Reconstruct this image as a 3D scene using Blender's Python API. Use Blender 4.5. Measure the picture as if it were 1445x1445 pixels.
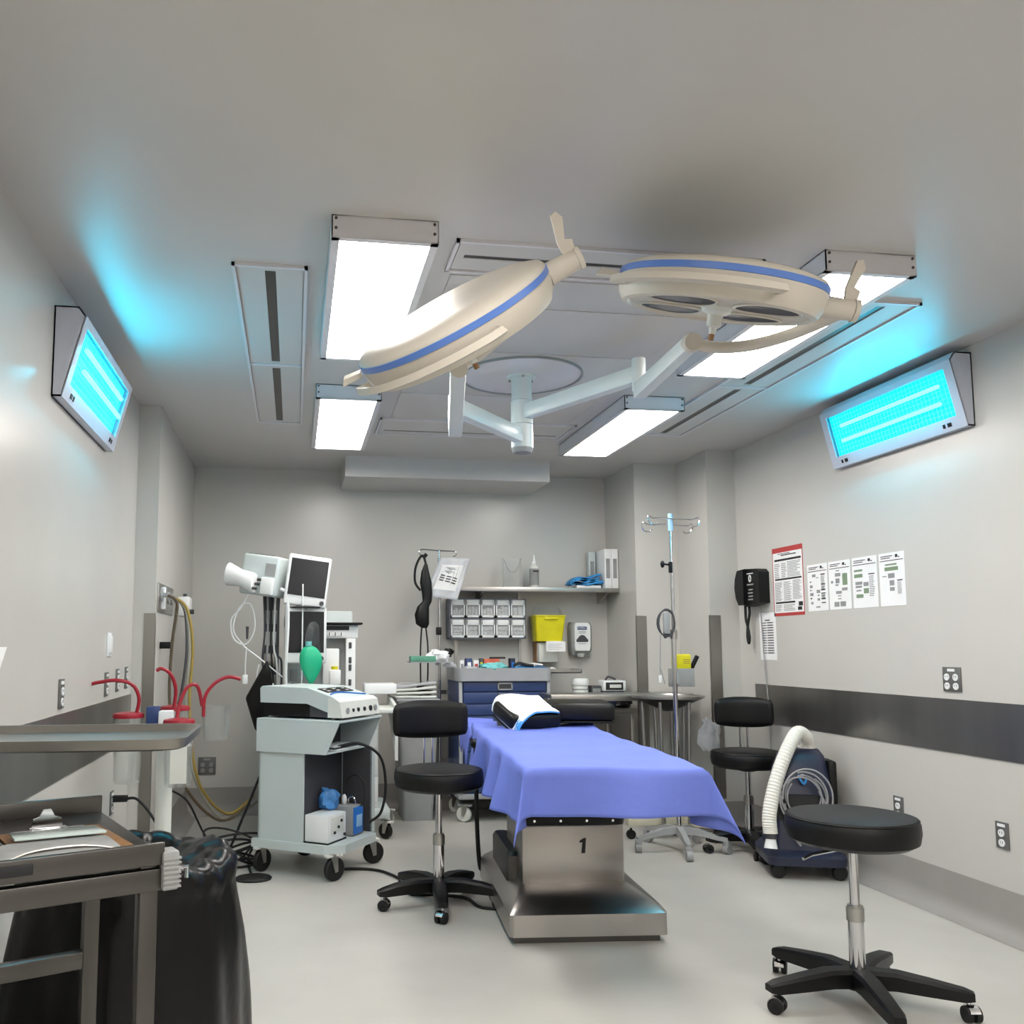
import bpy, bmesh, math, random
from mathutils import Vector, Matrix
random.seed(7)
PI = math.pi
for o in list(bpy.data.objects): bpy.data.objects.remove(o)
sc = bpy.context.scene
COL = sc.collection

# ------------------------------------------------------------ camera
cd = bpy.data.cameras.new('camera'); cam = bpy.data.objects.new('camera', cd); COL.objects.link(cam)
cd.sensor_width = 36.0; cd.sensor_fit = 'HORIZONTAL'
cd.lens = 36.0*1240/1445
cd.shift_x = (722.5-600)/1445; cd.shift_y = (790-722.5)/1445
cam.location = (0, 0, 1.25)
cam.rotation_euler = (math.radians(90+5.665), 0, math.radians(-8.4447))
cd.clip_start = .02; cd.clip_end = 60
sc.camera = cam
# ------------------------------------------------------------ world + exposure
w = bpy.data.worlds.new('world'); sc.world = w; w.use_nodes = True
w.node_tree.nodes['Background'].inputs[0].default_value = (.8, .82, .85, 1)
w.node_tree.nodes['Background'].inputs[1].default_value = .05
sc.view_settings.view_transform = 'Standard'; sc.view_settings.look = 'None'
sc.view_settings.exposure = 0.0; sc.view_settings.gamma = 1.0; sc.view_settings.use_curve_mapping = False
PANEL_STRENGTH = 24.0      # ceiling luminaires
UV_FACE = 1.5; UV_TUBE = 38.0

# ------------------------------------------------------------ materials
def lin(c):
    return tuple(((v/255)/12.92 if v/255 <= .04045 else ((v/255+.055)/1.055)**2.4) for v in c)
MATS = {}
def mat(name, rgb, rough=.5, metal=0, var=.06, scale=12, bump=0, bscale=60, stretch=None, emit=None, trans=0, alpha=1, coat=0, spec=.5, ior=1.45):
    if name in MATS: return MATS[name]
    m = bpy.data.materials.new(name); m.use_nodes = True
    nt = m.node_tree; N = nt.nodes; L = nt.links
    b = N['Principled BSDF']
    c = lin(rgb)
    b.inputs['Roughness'].default_value = rough; b.inputs['Metallic'].default_value = metal
    b.inputs['Specular IOR Level'].default_value = spec; b.inputs['IOR'].default_value = ior
    b.inputs['Coat Weight'].default_value = coat
    b.inputs['Transmission Weight'].default_value = trans; b.inputs['Alpha'].default_value = alpha
    tc = N.new('ShaderNodeTexCoord'); mp = N.new('ShaderNodeMapping'); nz = N.new('ShaderNodeTexNoise')
    L.new(tc.outputs['Object'], mp.inputs[0]); L.new(mp.outputs[0], nz.inputs['Vector'])
    if stretch: mp.inputs['Scale'].default_value = stretch
    nz.inputs['Scale'].default_value = scale; nz.inputs['Detail'].default_value = 4
    rp = N.new('ShaderNodeValToRGB')
    rp.color_ramp.elements[0].position = .3; rp.color_ramp.elements[1].position = .7
    rp.color_ramp.elements[0].color = tuple(v*(1-var) for v in c)+(1,)
    rp.color_ramp.elements[1].color = tuple(min(1, v*(1+var)) for v in c)+(1,)
    L.new(nz.outputs['Fac'], rp.inputs[0]); L.new(rp.outputs[0], b.inputs['Base Color'])
    if bump:
        n2 = N.new('ShaderNodeTexNoise'); n2.inputs['Scale'].default_value = bscale; n2.inputs['Detail'].default_value = 5
        L.new(mp.outputs[0], n2.inputs['Vector'])
        bp = N.new('ShaderNodeBump'); bp.inputs['Strength'].default_value = bump; bp.inputs['Distance'].default_value = .01
        L.new(n2.outputs['Fac'], bp.inputs['Height']); L.new(bp.outputs[0], b.inputs['Normal'])
    if emit:
        b.inputs['Emission Color'].default_value = tuple(emit[0])+(1,)
        b.inputs['Emission Strength'].default_value = emit[1]
    MATS[name] = m
    return m
M = dict(
 wall=mat('wall paint', (194,192,187), .27, var=.02, scale=2.5, bump=.03, bscale=30),
 ceil=mat('ceiling paint', (196,194,192), .42, var=.02, scale=2, bump=.02, bscale=30),
 floor=mat('vinyl floor', (184,182,176), .34, var=.05, scale=3, bump=.02, bscale=90),
 base=mat('vinyl base', (150,147,143), .4, var=.04, scale=5),
 lampbody=mat('lamp housing white', (214,212,216), .35, var=.02),
 lampglow=mat('lit diffuser', (255,255,255), .4, var=0, emit=((1,.955,.90), PANEL_STRENGTH)),
 uvbody=mat('uv housing', (196,200,214), .35, var=.02),
 uvglow=mat('uv lit reflector', (0,150,170), .4, var=.1, scale=30, emit=((0,.80,.95), UV_FACE)),
 uvtube=mat('uv tube', (60,220,230), .3, var=0, emit=((.011,.70,1), UV_TUBE)),
 steel=mat('brushed steel', (176,172,168), .3, 1, var=.025, scale=30, stretch=(1,1,20), bump=.01, bscale=60),
 guard=mat('guard steel', (150,147,142), .36, 1, var=.06, scale=5, stretch=(1,1,.2)),
 tsteel=mat('reflection-darkened table steel', (98,96,94), .33, 1, var=.05, scale=8, bump=.01, bscale=60),  # base colour darkened to stand in for reflections of dark surroundings
 band=mat('brushed steel band', (160,157,153), .34, 1, var=.18, scale=3, stretch=(1,1,.15), bump=.02, bscale=20),
 steel2=mat('satin steel', (176,174,170), .35, 1, var=.05),
 chrome=mat('chrome', (205,205,208), .12, 1, var=.03),
 darksteel=mat('dark steel', (92,90,88), .4, .9, var=.06),
 black=mat('black vinyl', (12,12,13), .45, var=.12, scale=20, bump=.06, bscale=220, spec=.35),
 blackp=mat('black plastic', (12,12,13), .42, var=.1, bump=.02, bscale=150, spec=.35),
 blackbag=mat('black polythene', (7,7,8), .3, var=.2, scale=6, bump=.22, bscale=20, spec=.35),
 rubber=mat('black rubber', (16,16,17), .6, var=.1),
 screen=mat('dark screen', (30,31,36), .16, var=.05, scale=3),
 white=mat('white plastic', (226,228,228), .38, var=.02),
 offw=mat('off white plastic', (212,214,208), .42, var=.03),
 mint=mat('pale grey enamel', (190,200,200), .38, var=.03, scale=4),
 cream=mat('cream enamel', (202,195,183), .45, var=.02, spec=.3),
 ivory=mat('ivory steel', (206,202,182), .45, var=.06),
 armpaint=mat('white arm enamel', (214,222,222), .32, var=.02),
 bluestripe=mat('blue stripe', (92,130,205), .35, var=.04),
 drape=mat('periwinkle drape', (108,125,212), .75, var=.05, scale=7, bump=.10, bscale=35),
 drape2=mat('thin periwinkle drape', (104,118,204), .7, var=.08, scale=9, bump=.15, bscale=40),
 paper=mat('paper', (232,232,232), .7, var=.02),
 padw=mat('white pad', (244,246,248), .8, var=.02, bump=.1, bscale=70),
 padb=mat('blue pad backing', (66,150,214), .6, var=.05),
 ink=mat('black ink', (34,34,36), .6, var=.05),
 inkgrey=mat('grey ink', (140,142,142), .7, var=.1),
 inkgreen=mat('green ink', (120,140,112), .7, var=.1),
 red=mat('red print', (176,62,60), .6, var=.05),
 redt=mat('red tubing', (150,28,44), .35, var=.08),
 navy=mat('navy enamel', (48,66,112), .4, var=.05, scale=5),
 navyp=mat('navy plastic', (36,41,62), .38, var=.06),
 cartgrey=mat('grey plastic top', (158,160,164), .45, var=.03),
 yellow=mat('yellow plastic', (214,205,30), .35, var=.06),
 clear=mat('clear acrylic', (235,240,240), .08, var=0, trans=.9, alpha=.35, ior=1.15),
 clearbag=mat('clear polythene', (226,228,234), .2, var=.03, alpha=.45, bump=.5, bscale=30),
 green=mat('green rubber', (28,168,124), .4, var=.06),
 greentray=mat('green tray', (92,152,128), .5, var=.1),
 sky=mat('sky blue cloth', (52,140,204), .6, var=.14, scale=25, bump=.3, bscale=50),
 bluebox=mat('blue panel', (40,112,196), .4, var=.05),
 paleblue=mat('pale blue panel', (148,190,228), .4, var=.05),
 blueplastic=mat('translucent blue', (84,150,216), .25, var=.15, alpha=.7),
 greybin=mat('slate cabinet', (104,108,120), .45, var=.04),
 bincon=mat('packaged supplies', (176,176,176), .6, var=.35, scale=60, bump=.4, bscale=60),
 binfront=mat('clear bin front', (225,228,230), .12, var=0, alpha=.25),
 hosew=mat('white hose', (224,222,214), .5, var=.04),
 tubew=mat('white tubing', (222,224,224), .4, var=.03),
 greycord=mat('grey cord', (150,150,152), .45, var=.05),
 yelhose=mat('yellow hose', (150,128,62), .45, var=.06),
 greyhose=mat('grey hose', (150,148,136), .45, var=.06),
 brownhose=mat('brown hose', (84,72,56), .5, var=.06),
 wood=mat('hardboard', (150,112,76), .55, var=.10, scale=20),
 greyp=mat('grey plastic', (150,152,152), .45, var=.04),
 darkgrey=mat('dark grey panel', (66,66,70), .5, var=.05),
 outlet=mat('grey cover plate', (110,110,108), .45, .4, var=.05),
 pill=mat('pill print', (206,96,70), .5, var=.2),
 teal=mat('teal pack', (110,190,190), .4, var=.15, scale=30),
 lens=mat('lamp lens', (52,53,64), .45, 0, var=.2, scale=14, spec=.12),
)

# ------------------------------------------------------------ mesh builder
class MB:
    def __init__(s): s.v = []; s.f = []
    def add(s, vs, fs):
        n = len(s.v); s.v += [tuple(v) for v in vs]; s.f += [tuple(i+n for i in f) for f in fs]; return s
    def box(s, c, d, rz=0, r=0, seg=2, rot=None):
        bm = bmesh.new(); bmesh.ops.create_cube(bm, size=1)
        bmesh.ops.scale(bm, vec=d, verts=bm.verts)
        if r: bmesh.ops.bevel(bm, geom=list(bm.edges), offset=r, segments=seg, affect='EDGES', profile=.5)
        mtx = Matrix.Translation(c) @ (rot.to_4x4() if rot else Matrix.Rotation(rz, 4, 'Z'))
        bmesh.ops.transform(bm, matrix=mtx, verts=bm.verts)
        bm.verts.index_update()
        s.add([v.co for v in bm.verts], [[v.index for v in f.verts] for f in bm.faces]); bm.free(); return s
    def bb(s, x0, x1, y0, y1, z0, z1, r=0, seg=2):
        return s.box(((x0+x1)/2, (y0+y1)/2, (z0+z1)/2), (abs(x1-x0), abs(y1-y0), abs(z1-z0)), r=r, seg=seg)
    def cyl(s, p0, p1, r0, r1=None, n=16, cap=True):
        r1 = r0 if r1 is None else r1
        p0 = Vector(p0); p1 = Vector(p1); d = (p1-p0).normalized()
        a = d.orthogonal().normalized(); b = d.cross(a)
        vs = [p0+(a*math.cos(2*PI*i/n)+b*math.sin(2*PI*i/n))*r0 for i in range(n)]
        vs += [p1+(a*math.cos(2*PI*i/n)+b*math.sin(2*PI*i/n))*r1 for i in range(n)]
        fs = [(i, (i+1) % n, n+(i+1) % n, n+i) for i in range(n)]
        if cap: fs += [tuple(range(n-1, -1, -1)), tuple(range(n, 2*n))]
        return s.add(vs, fs)
    def tube(s, pts, r, n=8, smooth=0, closed=False):
        pts = [Vector(p) for p in pts]
        if smooth: pts = crom(pts, smooth, closed)
        m = len(pts); vs = []; fs = []
        t0 = (pts[1]-pts[0]).normalized(); a = t0.orthogonal().normalized()
        for i, p in enumerate(pts):
            if closed: t = (pts[(i+1) % m]-pts[i-1]).normalized()
            else: t = (pts[min(i+1, m-1)]-pts[max(i-1, 0)]).normalized()
            a = (a-t*a.dot(t)); a = a.normalized() if a.length > 1e-6 else t.orthogonal().normalized()
            b = t.cross(a); rr = r(i/(m-1)) if callable(r) else r
            vs += [p+(a*math.cos(2*PI*k/n)+b*math.sin(2*PI*k/n))*rr for k in range(n)]
        for i in range(m if closed else m-1):
            j = (i+1) % m
            fs += [(i*n+k, i*n+(k+1) % n, j*n+(k+1) % n, j*n+k) for k in range(n)]
        if not closed: fs += [tuple(range(n-1, -1, -1)), tuple((m-1)*n+k for k in range(n))]
        return s.add(vs, fs)
    def lathe(s, prof, c=(0,0,0), n=32, fn=None, rot=None):
        vs = []; fs = []
        for (r, z) in prof:
            for k in range(n):
                a = 2*PI*k/n; rr = r*(fn(a, z) if fn else 1)
                v = Vector((rr*math.cos(a), rr*math.sin(a), z))
                if rot: v = rot @ v
                vs.append(v+Vector(c))
        m = len(prof)
        for i in range(m-1):
            fs += [(i*n+k, i*n+(k+1) % n, (i+1)*n+(k+1) % n, (i+1)*n+k) for k in range(n)]
        if prof[0] == prof[-1]: return s.add(vs, fs)
        if prof[0][0] > 1e-6: fs.append(tuple(range(n-1, -1, -1)))
        if prof[-1][0] > 1e-6: fs.append(tuple((m-1)*n+k for k in range(n)))
        return s.add(vs, fs)
    def prism(s, poly, axis, a, b):
        # poly: 2D points in the two other axes (in xyz order), extruded along axis from a to b
        def mk(p, t):
            if axis == 'x': return (t, p[0], p[1])
            if axis == 'y': return (p[0], t, p[1])
            return (p[0], p[1], t)
        n = len(poly)
        vs = [mk(p, a) for p in poly]+[mk(p, b) for p in poly]
        fs = [tuple(range(n-1, -1, -1)), tuple(range(n, 2*n))]+[(i, (i+1) % n, n+(i+1) % n, n+i) for i in range(n)]
        return s.add(vs, fs)
    def grid(s, nu, nv, fn):
        vs = [fn(i/(nu-1), j/(nv-1)) for j in range(nv) for i in range(nu)]
        fs = [(j*nu+i, j*nu+i+1, (j+1)*nu+i+1, (j+1)*nu+i) for j in range(nv-1) for i in range(nu-1)]
        return s.add(vs, fs)
    def ball(s, c, r, n=12, sc=(1,1,1)):
        prof = [(math.sin(PI*i/n)*1.0, -math.cos(PI*i/n)) for i in range(n+1)]
        vs = []; fs = []; m = 2*n
        for (q, z) in prof:
            for k in range(m):
                a = 2*PI*k/m
                vs.append((c[0]+r*sc[0]*q*math.cos(a), c[1]+r*sc[1]*q*math.sin(a), c[2]+r*sc[2]*z))
        for i in range(n): fs += [(i*m+k, i*m+(k+1) % m, (i+1)*m+(k+1) % m, (i+1)*m+k) for k in range(m)]
        return s.add(vs, fs)
    def build(s, name, m, parent=None, flat=False, angle=38, solid=0):
        me = bpy.data.meshes.new(name); me.from_pydata(s.v, [], s.f)
        bm = bmesh.new(); bm.from_mesh(me)
        bmesh.ops.remove_doubles(bm, verts=bm.verts, dist=1e-6)
        bmesh.ops.dissolve_degenerate(bm, dist=1e-7, edges=bm.edges)
        bmesh.ops.recalc_face_normals(bm, faces=bm.faces); bm.to_mesh(me); bm.free()
        if not flat:
            for p in me.polygons: p.use_smooth = True
            me.set_sharp_from_angle(angle=math.radians(angle))
        me.materials.append(M[m] if isinstance(m, str) else m)
        o = bpy.data.objects.new(name, me); COL.objects.link(o)
        if parent: o.parent = parent
        if solid:
            md = o.modifiers.new('thickness', 'SOLIDIFY'); md.thickness = solid; md.offset = 0
        return o
def crom(pts, k, closed=False):
    out = []; n = len(pts)
    for i in range(n if closed else n-1):
        if closed: p0, p1, p2, p3 = pts[i-1], pts[i], pts[(i+1) % n], pts[(i+2) % n]
        else: p0, p1, p2, p3 = pts[max(i-1, 0)], pts[i], pts[i+1], pts[min(i+2, n-1)]
        for j in range(k):
            t = j/k
            out.append(.5*((2*p1)+(p2-p0)*t+(2*p0-5*p1+4*p2-p3)*t*t+(3*p1-p0-3*p2+p3)*t**3))
    if not closed: out.append(pts[-1])
    return out
def tag(o, label, cat, group=None):
    o['label'] = label; o['category'] = cat
    if group: o['group'] = group
    return o
def thing(name, label, cat, loc=(0,0,0), rz=0, group=None):
    o = bpy.data.objects.new(name, None); COL.objects.link(o)
    o.location = loc; o.rotation_euler = (0, 0, rz); o.empty_display_size = .05
    return tag(o, label, cat, group)
def struct(name, mb, m, parent=None, **k):
    o = mb.build(name, m, parent, **k)
    if not parent: o['kind'] = 'structure'
    return o
def mark_prints():
    for o in bpy.data.objects:
        if o.type == 'MESH' and o.name.split('.')[0] == 'print': o['kind'] = 'stuff'
def copy_tree(o, parent=None):
    c = o.copy(); COL.objects.link(c); c.parent = parent
    for ch in list(o.children): copy_tree(ch, c)
    return c
def text_mesh(name, txt, size, m, parent, mtx, thick=.0006):
    cu = bpy.data.curves.new(name, 'FONT'); cu.body = txt; cu.size = size; cu.align_x = 'CENTER'; cu.align_y = 'CENTER'; cu.extrude = thick
    t = bpy.data.objects.new(name, cu); COL.objects.link(t)
    dg = bpy.context.evaluated_depsgraph_get(); dg.update()
    me = bpy.data.meshes.new_from_object(t.evaluated_get(dg))
    bpy.data.objects.remove(t)
    me.transform(mtx); me.name = name; me.materials.clear(); me.materials.append(M[m])
    o = bpy.data.objects.new(name, me); COL.objects.link(o); o.parent = parent
    return o
def axes(x, y, z, p=(0,0,0)):
    m = Matrix((x, y, z)).transposed().to_4x4(); m.translation = p; return m
FACE_CAM = lambda p: axes((1,0,0), (0,0,1), (0,-1,0), p)       # reads from -Y
FACE_LEFT = lambda p: axes((0,-1,0), (0,0,1), (-1,0,0), p)     # on the right wall, reads from -X

# ------------------------------------------------------------ the room
XL, XR, YB, YF, ZC = -.90, 3.08, 6.90, -3.4, 2.64
T = .12
struct('floor', MB().bb(XL-T, XR+T, YF-T, YB+T, -.1, 0), 'floor')
struct('ceiling', MB().bb(XL-T, XR+T, YF-T, YB+T, ZC, ZC+.1), 'ceil')
struct('wall_left', MB().bb(XL-T, XL, YF-T, YB+T, 0, ZC), 'wall')
struct('wall_right', MB().bb(XR, XR+T, YF-T, YB+T, 0, ZC), 'wall')
struct('wall_back', MB().bb(XL, XR, YB, YB+T, 0, ZC), 'wall')
struct('wall_front', MB().bb(XL, XR, YF-T, YF, 0, ZC), 'wall')
# pilasters of the back corners
PX1, PY1, PX2, PY2 = 2.527, 6.264, 2.864, 5.771
LPX, LPY = -.78, 5.145
struct('trim_1', MB().bb(PX1, XR, PY1, YB, 0, ZC), 'wall')
struct('trim_2', MB().bb(PX2, XR, PY2, PY1, 0, ZC), 'wall')
struct('trim_3', MB().bb(XL, LPX, LPY, YB, 0, ZC), 'wall')
# ceiling bulkhead
struct('trim_4', MB().bb(.348, 1.884, 6.31, YB, 2.485, ZC), 'ceil')
# steel corner guards (seen on the face towards the room) and steel rub bands
struct('trim_5', MB().bb(PX1, PX1+.075, PY1-.004, PY1, .22, 1.482).bb(PX1-.003, PX1, PY1-.004, PY1+.02, .22, 1.482), 'guard')
struct('trim_6', MB().bb(PX2, PX2+.075, PY2-.004, PY2, .22, 1.47).bb(PX2-.003, PX2, PY2-.004, PY2+.02, .22, 1.47), 'guard')
struct('trim_7', MB().bb(LPX-.06, LPX, LPY-.004, LPY, .22, 1.44).bb(LPX, LPX+.003, LPY-.004, LPY+.02, .22, 1.44), 'guard')
struct('trim_8', MB().bb(XR-.005, XR, YF, 5.58, .755, 1.005), 'band')
struct('trim_9', MB().bb(XL, XL+.005, YF, LPY, .735, .99), 'band')
# coved vinyl base
def cove(h=.20, r=.085):
    pr = [(0, h), (.004, h), (.004, r)]
    pr += [(.004+r-r*math.cos(a), r-r*math.sin(a)+.001) for a in [PI/2*i/6 for i in range(1, 7)]]
    return pr+[(0, .001)]
c = cove()
struct('baseboard_right', MB().prism([(XR-a, z) for a, z in c], 'y', YF, PY2), 'base')
struct('baseboard_left', MB().prism([(XL+a, z) for a, z in c], 'y', YF, LPY), 'base')
b = MB().prism([(YB-a, z) for a, z in c], 'x', LPX, PX1)
struct('baseboard_back', b, 'base')
b = MB().prism([(PY1-a, z) for a, z in c], 'x', PX1, PX2).prism([(PY2-a, z) for a, z in c], 'x', PX2, XR)
b.prism([(LPY-a, z) for a, z in c], 'x', XL, LPX).prism([(LPX+a, z) for a, z in c], 'y', LPY, YB)
b.prism([(PX1-a, z) for a, z in c], 'y', PY1, YB).prism([(PX2-a, z) for a, z in c], 'y', PY2, PY1)
struct('baseboard_columns', b, 'base')
# dark sockets of the left pilaster's rail (lit sockets share the plate builder below)

# ------------------------------------------------------------ ceiling luminaires
def luminaire(x, y, label):
    t = thing('ceiling_light', label, 'light', (x, y, ZC), 0, 'ceiling light boxes')
    W, L_, H_ = .35, 1.22, .075
    b = MB()
    b.bb(-W/2, W/2, -L_/2, -L_/2+.004, -H_, 0).bb(-W/2, W/2, L_/2-.004, L_/2, -H_, 0)
    b.bb(-W/2, -W/2+.004, -L_/2, L_/2, -H_, 0).bb(W/2-.004, W/2, -L_/2, L_/2, -H_, 0).bb(-W/2, W/2, -L_/2, L_/2, -.004, 0)
    b.build('housing', 'lampbody', t)
    f = MB()
    for s in (-1, 1):
        f.bb(s*(W/2-.026), s*(W/2), -L_/2, L_/2, -H_-.003, -H_+.002); f.bb(-W/2, W/2, s*(L_/2-.022), s*(L_/2), -H_-.003, -H_+.002)
    f.build('frame', 'lampbody', t)
    MB().bb(-W/2+.026, W/2-.026, -L_/2+.022, L_/2-.022, -H_-.001, -H_+.006).build('diffuser', 'lampglow', t)
    for sx in (-1, 1):
        for z in (-.012, -.045):
            MB().cyl((sx*(W/2-.014), -L_/2-.003, z), (sx*(W/2-.014), -L_/2+.001, z), .005, n=10).build('screw', 'darksteel', t)
    return t
luminaire(.275, 3.335, 'large lit ceiling light box behind the tilted surgical lamp head')
luminaire(.270, 5.19, 'small-looking lit ceiling light box left of the lamp arms, near back wall')
luminaire(2.0, 3.335, 'lit ceiling light box partly hidden above the level surgical lamp head')
luminaire(1.965, 5.15, 'lit ceiling light box right of the lamp mount, near back wall')
for yy, nm in ((1.0, 'above'), (-.9, 'just behind'), (-2.7, 'far behind')):  # out-of-view light boxes, added to brighten the foreground and near ceiling
    luminaire(.275, yy, 'added unseen ceiling light box %s the viewpoint, left row' % nm)
    luminaire(2.0, yy, 'added unseen ceiling light box %s the viewpoint, right row' % nm)

# ------------------------------------------------------------ air diffusers in the ceiling
def diffuser(x0, x1, y0, y1, label, along='y', split=None, off=0):
    t = thing('air_diffuser', label, 'air vent', ((x0+x1)/2, (y0+y1)/2, ZC), 0, 'linear air diffusers')
    a, b_ = (x1-x0)/2, (y1-y0)/2
    def seg(u0, u1):
        # one louvre panel with a dark slot, u along the length
        g = .018
        if along == 'y':
            pl = MB().bb(-a+g, off-.020, u0+g, u1-g, -.006, 0).bb(off+.020, a-g, u0+g, u1-g, -.006, 0).bb(off-.02, off+.02, u0+g, u0+g+.03, -.006, 0).bb(off-.02, off+.02, u1-g-.03, u1-g, -.006, 0)
            sl = MB().bb(off-.020, off+.020, u0+g+.03, u1-g-.03, -.0025, .0)
        else:
            pl = MB().bb(u0+g, u1-g, -b_+g, off-.014, -.006, 0).bb(u0+g, u1-g, off+.014, b_-g, -.006, 0).bb(u0+g, u0+g+.03, off-.014, off+.014, -.006, 0).bb(u1-g-.03, u1-g, off-.014, off+.014, -.006, 0)
            sl = MB().bb(u0+g+.03, u1-g-.03, off-.014, off+.014, -.0025, 0)
        pl.build('louvre_panel', 'ceil', t); sl.build('slot', 'darksteel', t)
    fr = MB()
    fr.bb(-a, -a+.012, -b_, b_, -.012, 0).bb(a-.012, a, -b_, b_, -.012, 0).bb(-a, a, -b_, -b_+.012, -.012, 0).bb(-a, a, b_-.012, b_, -.012, 0)
    L_ = b_ if along == 'y' else a
    if split is None: seg(-L_, L_)
    else:
        seg(-L_, split); seg(split, L_)
        if along == 'y': fr.bb(-a, a, split-.006, split+.006, -.010, 0)
        else: fr.bb(split-.006, split+.006, -b_, b_, -.010, 0)
    fr.build('frame', 'lampbody', t)
    return t
diffuser(-.245, .03, 3.13, 5.41, 'long white ceiling air panel with dark slot, by the left wall', 'y', 0.01)
diffuser(2.205, 2.50, 3.11, 5.37, 'long blue-lit ceiling air panel with dark slot, by the right wall', 'y', .05)
diffuser(.53, 1.66, 2.83, 3.08, 'ceiling air panel with dark slot between the two nearest light boxes', 'x', None)
diffuser(.50, 1.74, 5.22, 5.60, 'ceiling air panel with thin slot in front of the bulkhead', 'x', None, .10)
def ceil_plate(x0, x1, y0, y1, label):
    t = MB().bb(x0, x1, y0, y1, ZC-.004, ZC, r=.0015).build('ceiling_panel', 'ceil')
    return tag(t, label, 'ceiling panel', 'flat ceiling panels over the table')
ceil_plate(.56, 1.68, 3.12, 3.39, 'narrow flat ceiling panel nearest the viewer, above the lamp heads')
ceil_plate(.56, 1.68, 3.40, 3.94, 'flat ceiling panel just in front of the round lamp mount plate')
ceil_plate(.56, 1.68, 3.95, 4.66, 'flat ceiling panel carrying the round lamp mount plate')
ceil_plate(.56, 1.68, 4.67, 5.19, 'flat ceiling panel behind the round lamp mount plate')

# ------------------------------------------------------------ UV lamps on the side walls
def uv_lamp(x, y0, y1, z0, s, label):
    # s=+1 faces +X (left wall), -1 faces -X
    t = thing('uv_lamp', label, 'uv lamp', (x, (y0+y1)/2, z0), 0, 'germicidal wall lamps')
    h = (y1-y0)/2; H_ = .345
    P_ = lambda d, z: (s*d, z)
    # body: closed wedge without its front
    b = MB()
    side = [P_(0, 0), P_(.035, 0), P_(.113, H_-.035), P_(.088, H_), P_(0, H_)]
    b.prism(side, 'y', -h, -h+.006).prism(side, 'y', h-.006, h)
    b.prism([P_(0, 0), P_(.006, 0), P_(.006, H_), P_(0, H_)], 'y', -h, h)
    b.prism([P_(0, H_-.006), P_(.088, H_-.006), P_(.088, H_), P_(0, H_)], 'y', -h, h)
    b.prism([P_(0, 0), P_(.035, 0), P_(.035, .006), P_(0, .006)], 'y', -h, h)
    b.build('housing', 'uvbody', t)
    # front frame (sloping outward towards the top)
    def fp(u, v, d=0):   # u along y, v 0..1 up the face, d proud of it
        return Vector((s*(.035+.078*v+d), u, (H_-.035)*v-d*.24))
    fr = MB()
    def slab(u0, u1, v0, v1, d0, d1):
        vs = [fp(u, v, d) for d in (d0, d1) for (u, v) in ((u0, v0), (u1, v0), (u1, v1), (u0, v1))]
        return vs, [(0,1,2,3), (4,5,6,7), (0,1,5,4), (1,2,6,5), (2,3,7,6), (3,0,4,7)]
    fr.add(*slab(-h, h, 0, .19, -.003, .004)).add(*slab(-h, h, .90, 1, -.003, .004))
    fr.add(*slab(-h, -h+.05, .19, .90, -.003, .004)).add(*slab(h-.05, h, .19, .90, -.003, .004))
    fr.build('front_frame', 'uvbody', t)
    g = MB(); g.add(*slab(-h+.05, h-.05, .19, .90, -.02, -.016)); g.build('reflector', 'uvglow', t)
    for v in (.42, .68):
        MB().tube([fp(-h+.10, v, .044-.05*v), fp(h-.17, v, .044-.05*v)], .010, n=10).build('tube', 'uvtube', t)
    gr = MB()
    nn = 34
    for i in range(nn+1):
        u = -h+.05+(2*h-.1)*i/nn
        gr.tube([fp(u, .19, .001), fp(u, .90, .001)], .0006, n=4)
    for i in range(1, 10):
        gr.tube([fp(-h+.05, .19+.071*i, .001), fp(h-.05, .19+.071*i, .001)], .0006, n=4)
    gr.build('wire_grille', 'uvbody', t)
    MB().prism([P_(.113, H_-.035), P_(.088, H_), P_(.084, H_-.004), P_(.107, H_-.037)], 'y', -h, h).build('top_chamfer', 'uvbody', t)
    for u0 in (-h+.09, h-.14):
        for k in range(2):
            mm = MB(); mm.add(*slab(u0+k*.04, u0+k*.04+.025-.01*k, .06, .12, .003, .006)); mm.build('switch', 'blackp', t)
    return t
uv_lamp(XR, 3.54, 4.555, 2.262, -1, 'glowing cyan wall lamp in white housing high on the right wall')
uv_lamp(XL, 3.33, 4.27, 2.172, 1, 'glowing cyan wall lamp in white housing high on the left wall')

# ------------------------------------------------------------ two-headed surgical light
SL = thing('surgical_light', 'two-headed cream surgical light hanging from round ceiling plate', 'surgical light', (1.133, 4.272, ZC))
off = Vector(SL.location)
MB().lathe([(0, -.012), (.15, -.012), (.296, -.012), (.304, -.006), (.304, 0), (0, 0)], n=64).build('mount_plate', 'lampbody', SL)
MB().lathe([(.304, -.016), (.312, -.016), (.312, 0), (.304, 0), (.304, -.016)], n=64).build('plate_ring', 'greyp', SL)
p = MB().lathe([(.052, -.02), (.075, -.02), (.075, -.012), (.052, -.012)], n=32).cyl((0,0,0), (0,0,-.14), .052, n=32)
p.build('post', 'armpaint', SL)
for k in range(3):
    a = k*2.1+.4
    MB().cyl((.066*math.cos(a), .066*math.sin(a), -.012), (.066*math.cos(a), .066*math.sin(a), -.03), .007, n=8).build('bolt', 'steel2', SL)
MB().cyl((0,0,-.143), (0,0,-.262), .056, n=32).build('upper_hub', 'armpaint', SL)
MB().cyl((0,0,-.265), (0,0,-.385), .056, n=32).build('lower_hub', 'armpaint', SL)
MB().lathe([(.0, -.41), (.045, -.408), (.052, -.395), (.052, -.385), (0, -.385)], n=32).build('end_cap', 'greyp', SL)
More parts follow.
